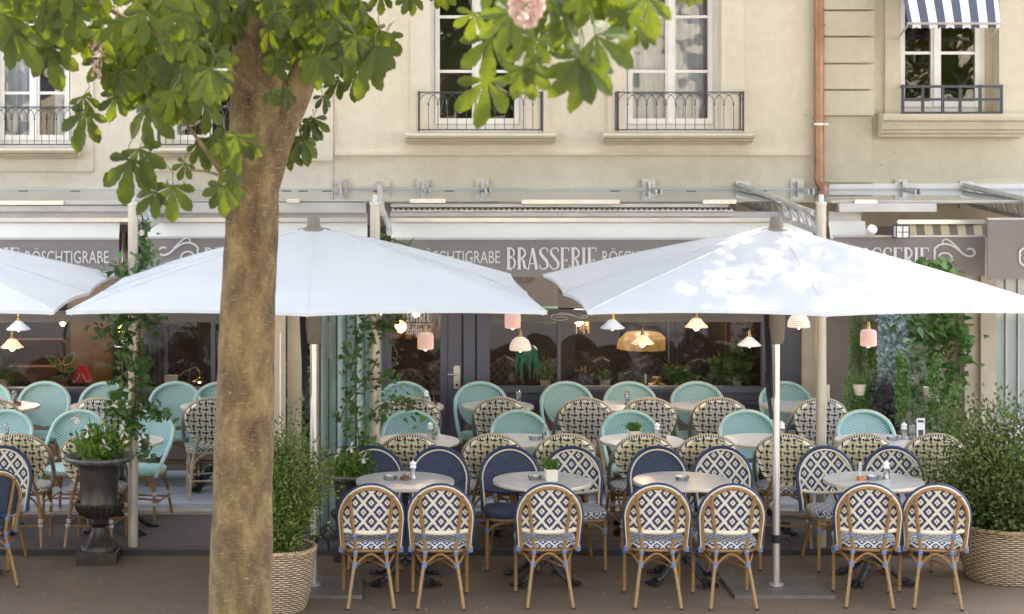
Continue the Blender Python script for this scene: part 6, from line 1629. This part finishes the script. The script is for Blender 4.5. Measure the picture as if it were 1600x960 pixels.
# second tree, right of the picture; a spray of it hangs into view
tr2 = empty('chestnut_tree', (0,0,0), 0, 'leafy chestnut spray with pink blossom hanging down near the top middle of the photo', 'tree')
mb = MB(); tb = [Vector((5.6,6.2,0)), Vector((5.6,6.2,2)), Vector((5.5,6.3,4)), Vector((5.4,6.6,6)), Vector((5.3,7,8))]
q = cat_rom(tb, 4); mb.tube([tuple(v) for v in q], [.2-.1*i/len(q) for i in range(len(q))], 16); mb.build('trunk', M['bark'], tr2)
SP = 420.0
mb = MB()
for pth, r0, r1 in (([Vector((5.45,6.4,4.6)), Vector((3.8,6.6,4.9)), Vector((2.2,6.9,4.6)), T(960,-60,SP), T(905,10,SP), T(880,45,SP)], .05, .005), ([T(960,-60,SP), T(860,-40,SP), T(800,-10,SP), T(780,20,SP)], .012, .004), ([T(905,10,SP), T(960,0,SP), T(1000,-5,SP)], .008, .003), ([T(880,45,SP), T(895,80,SP), T(903,92,SP)], .006, .003)):
    q = cat_rom(pth, 5); mb.tube([tuple(v) for v in q], [r0+(r1-r0)*i/len(q) for i in range(len(q))], 6)
mb.build('branches', M['twig'], tr2)
ml, ms = MB(), MB(); rs = random.Random(5)
for px, py, L, ax, s in ((905,92,.21,.05,SP),(905,92,.19,.75,SP),(760,125,.22,-.05,SP),(765,60,.20,.0,SP),(845,45,.15,.1,SP),(820,105,.14,.3,SP),(930,55,.19,.9,SP),(985,20,.17,.05,SP),(1010,-5,.15,.3,SP),(960,-5,.13,-.2,SP),(880,30,.15,.6,SP),(800,20,.16,-.5,SP),(860,0,.17,.4,SP),(780,-20,.17,-.2,SP),(900,-30,.2,.1,SP),(1080,-25,.1,.1,SP),(830,60,.14,-.1,SP),(740,20,.12,-.2,SP),(1000,45,.09,.7,SP),(840,-20,.18,.0,SP),(920,-20,.17,.5,SP)):
    palm_leaf(ml, ms, T(px, py, s*rs.uniform(.94,1.06)), Vector((ax, rs.uniform(-.4,.2), -1 if abs(ax) < .7 else -.35)), L, rs)
ml.build('leaves', M['leaf'], tr2, smooth=False); ms.build('leaf_stalks', M['stalk'], tr2)
mb = MB()
for i in range(330):
    v = rvec(rs); c = T(822, 8, 470); leaf(mb, c+Vector((v.x*.042, v.y*.04, v.z*.060)), v, .024, 'petal', rs.uniform(-3,3))
mb.build('blossom', M['petal_pink'], tr2, smooth=False)
mb = MB(); crown(mb, 4.6, 13.4, 6.5, 3.6, 3.4, 1.5, 4600, rs); mb.build('shade_crown', M['leaf'], tr2, smooth=False)  # unseen leaves placed to shade the right parasol around its sun patch

# ================================================================ across the street, behind the camera (seen only as reflections and bounced light)
op = empty('town_house', (0,0,0)); tag(op, 'pale sunlit town houses across the street, reflected in the glass', 'building')
hl = []
for i in range(-9, 12):
    for j in range(4): hl.append((i*3.2-.6, i*3.2+.6, 1.2+j*3.3, 3.2+j*3.3))
mb = MB(); wall(mb, -32, 38, 0, 14.5, hl, 0, .3); M4 = Matrix.Rotation(PI, 4, 'Z')
mb.v = [(-v[0], -36-v[1], v[2]) for v in mb.v]; mb.build('wall', M['plaster'], op, smooth=False)
mb = MB(); mb.box(-38, 32, -36.8, -36.4, 0, 14.4); mb.build('window_glazing', M['grey_joinery'], op, smooth=False)
mb = MB(); mb.xprism([(-35.6,14.5),(-40,18),(-44,14.5)], -38, 32); mb.build('roof', M['dark_brown'], op, smooth=False)
rb_ = random.Random(9)
for (cx, cy, lab) in ((15.5,-19,'street tree across the pavement, reflected in the olive beige house'),(-4.5,-16,'street tree across the pavement, reflected in the window nearest the trunk'),(3.2,-16,'street tree across the pavement, reflected in the dark middle window')):
    t_ = empty('street_tree', (cx, cy, 0), 0, lab, 'tree', 'street trees behind the viewer'); MB().tube([(0,0,0),(0,0,3),(.1,0,6)], [.2,.17,.1], 10).build('trunk', M['bark'], t_)
    mb = MB()
    for i in range(1100):
        v = rvec(rb_); p = Vector((v.x*3.0, v.y*2.6, 6.3+v.z*2.9)); palm_leaf(mb, None, p, rvec(rb_)+Vector((0,0,-.5)), rb_.uniform(.24,.36), rb_, True, 5)
    mb.build('crown', M['leaf'], t_, smooth=False)

# pale petals and crumbs dropped on the asphalt
mb = MB(); rc = random.Random(77)
for i in range(150):
    leaf(mb, Vector((rc.uniform(-3,5.2), rc.uniform(13.1,15.0)**1.0, .004)), Vector((rc.uniform(-1,1), rc.uniform(-1,1), .05)), rc.uniform(.006,.020), 'petal', rc.uniform(-.3,.3))
tag(mb.build('fallen_petals', leafmat('dry_petal', (.30,.24,.15), (.62,.56,.46), .1), smooth=False), 'tiny pale petals and crumbs scattered over the brown asphalt', 'litter', kind='stuff')
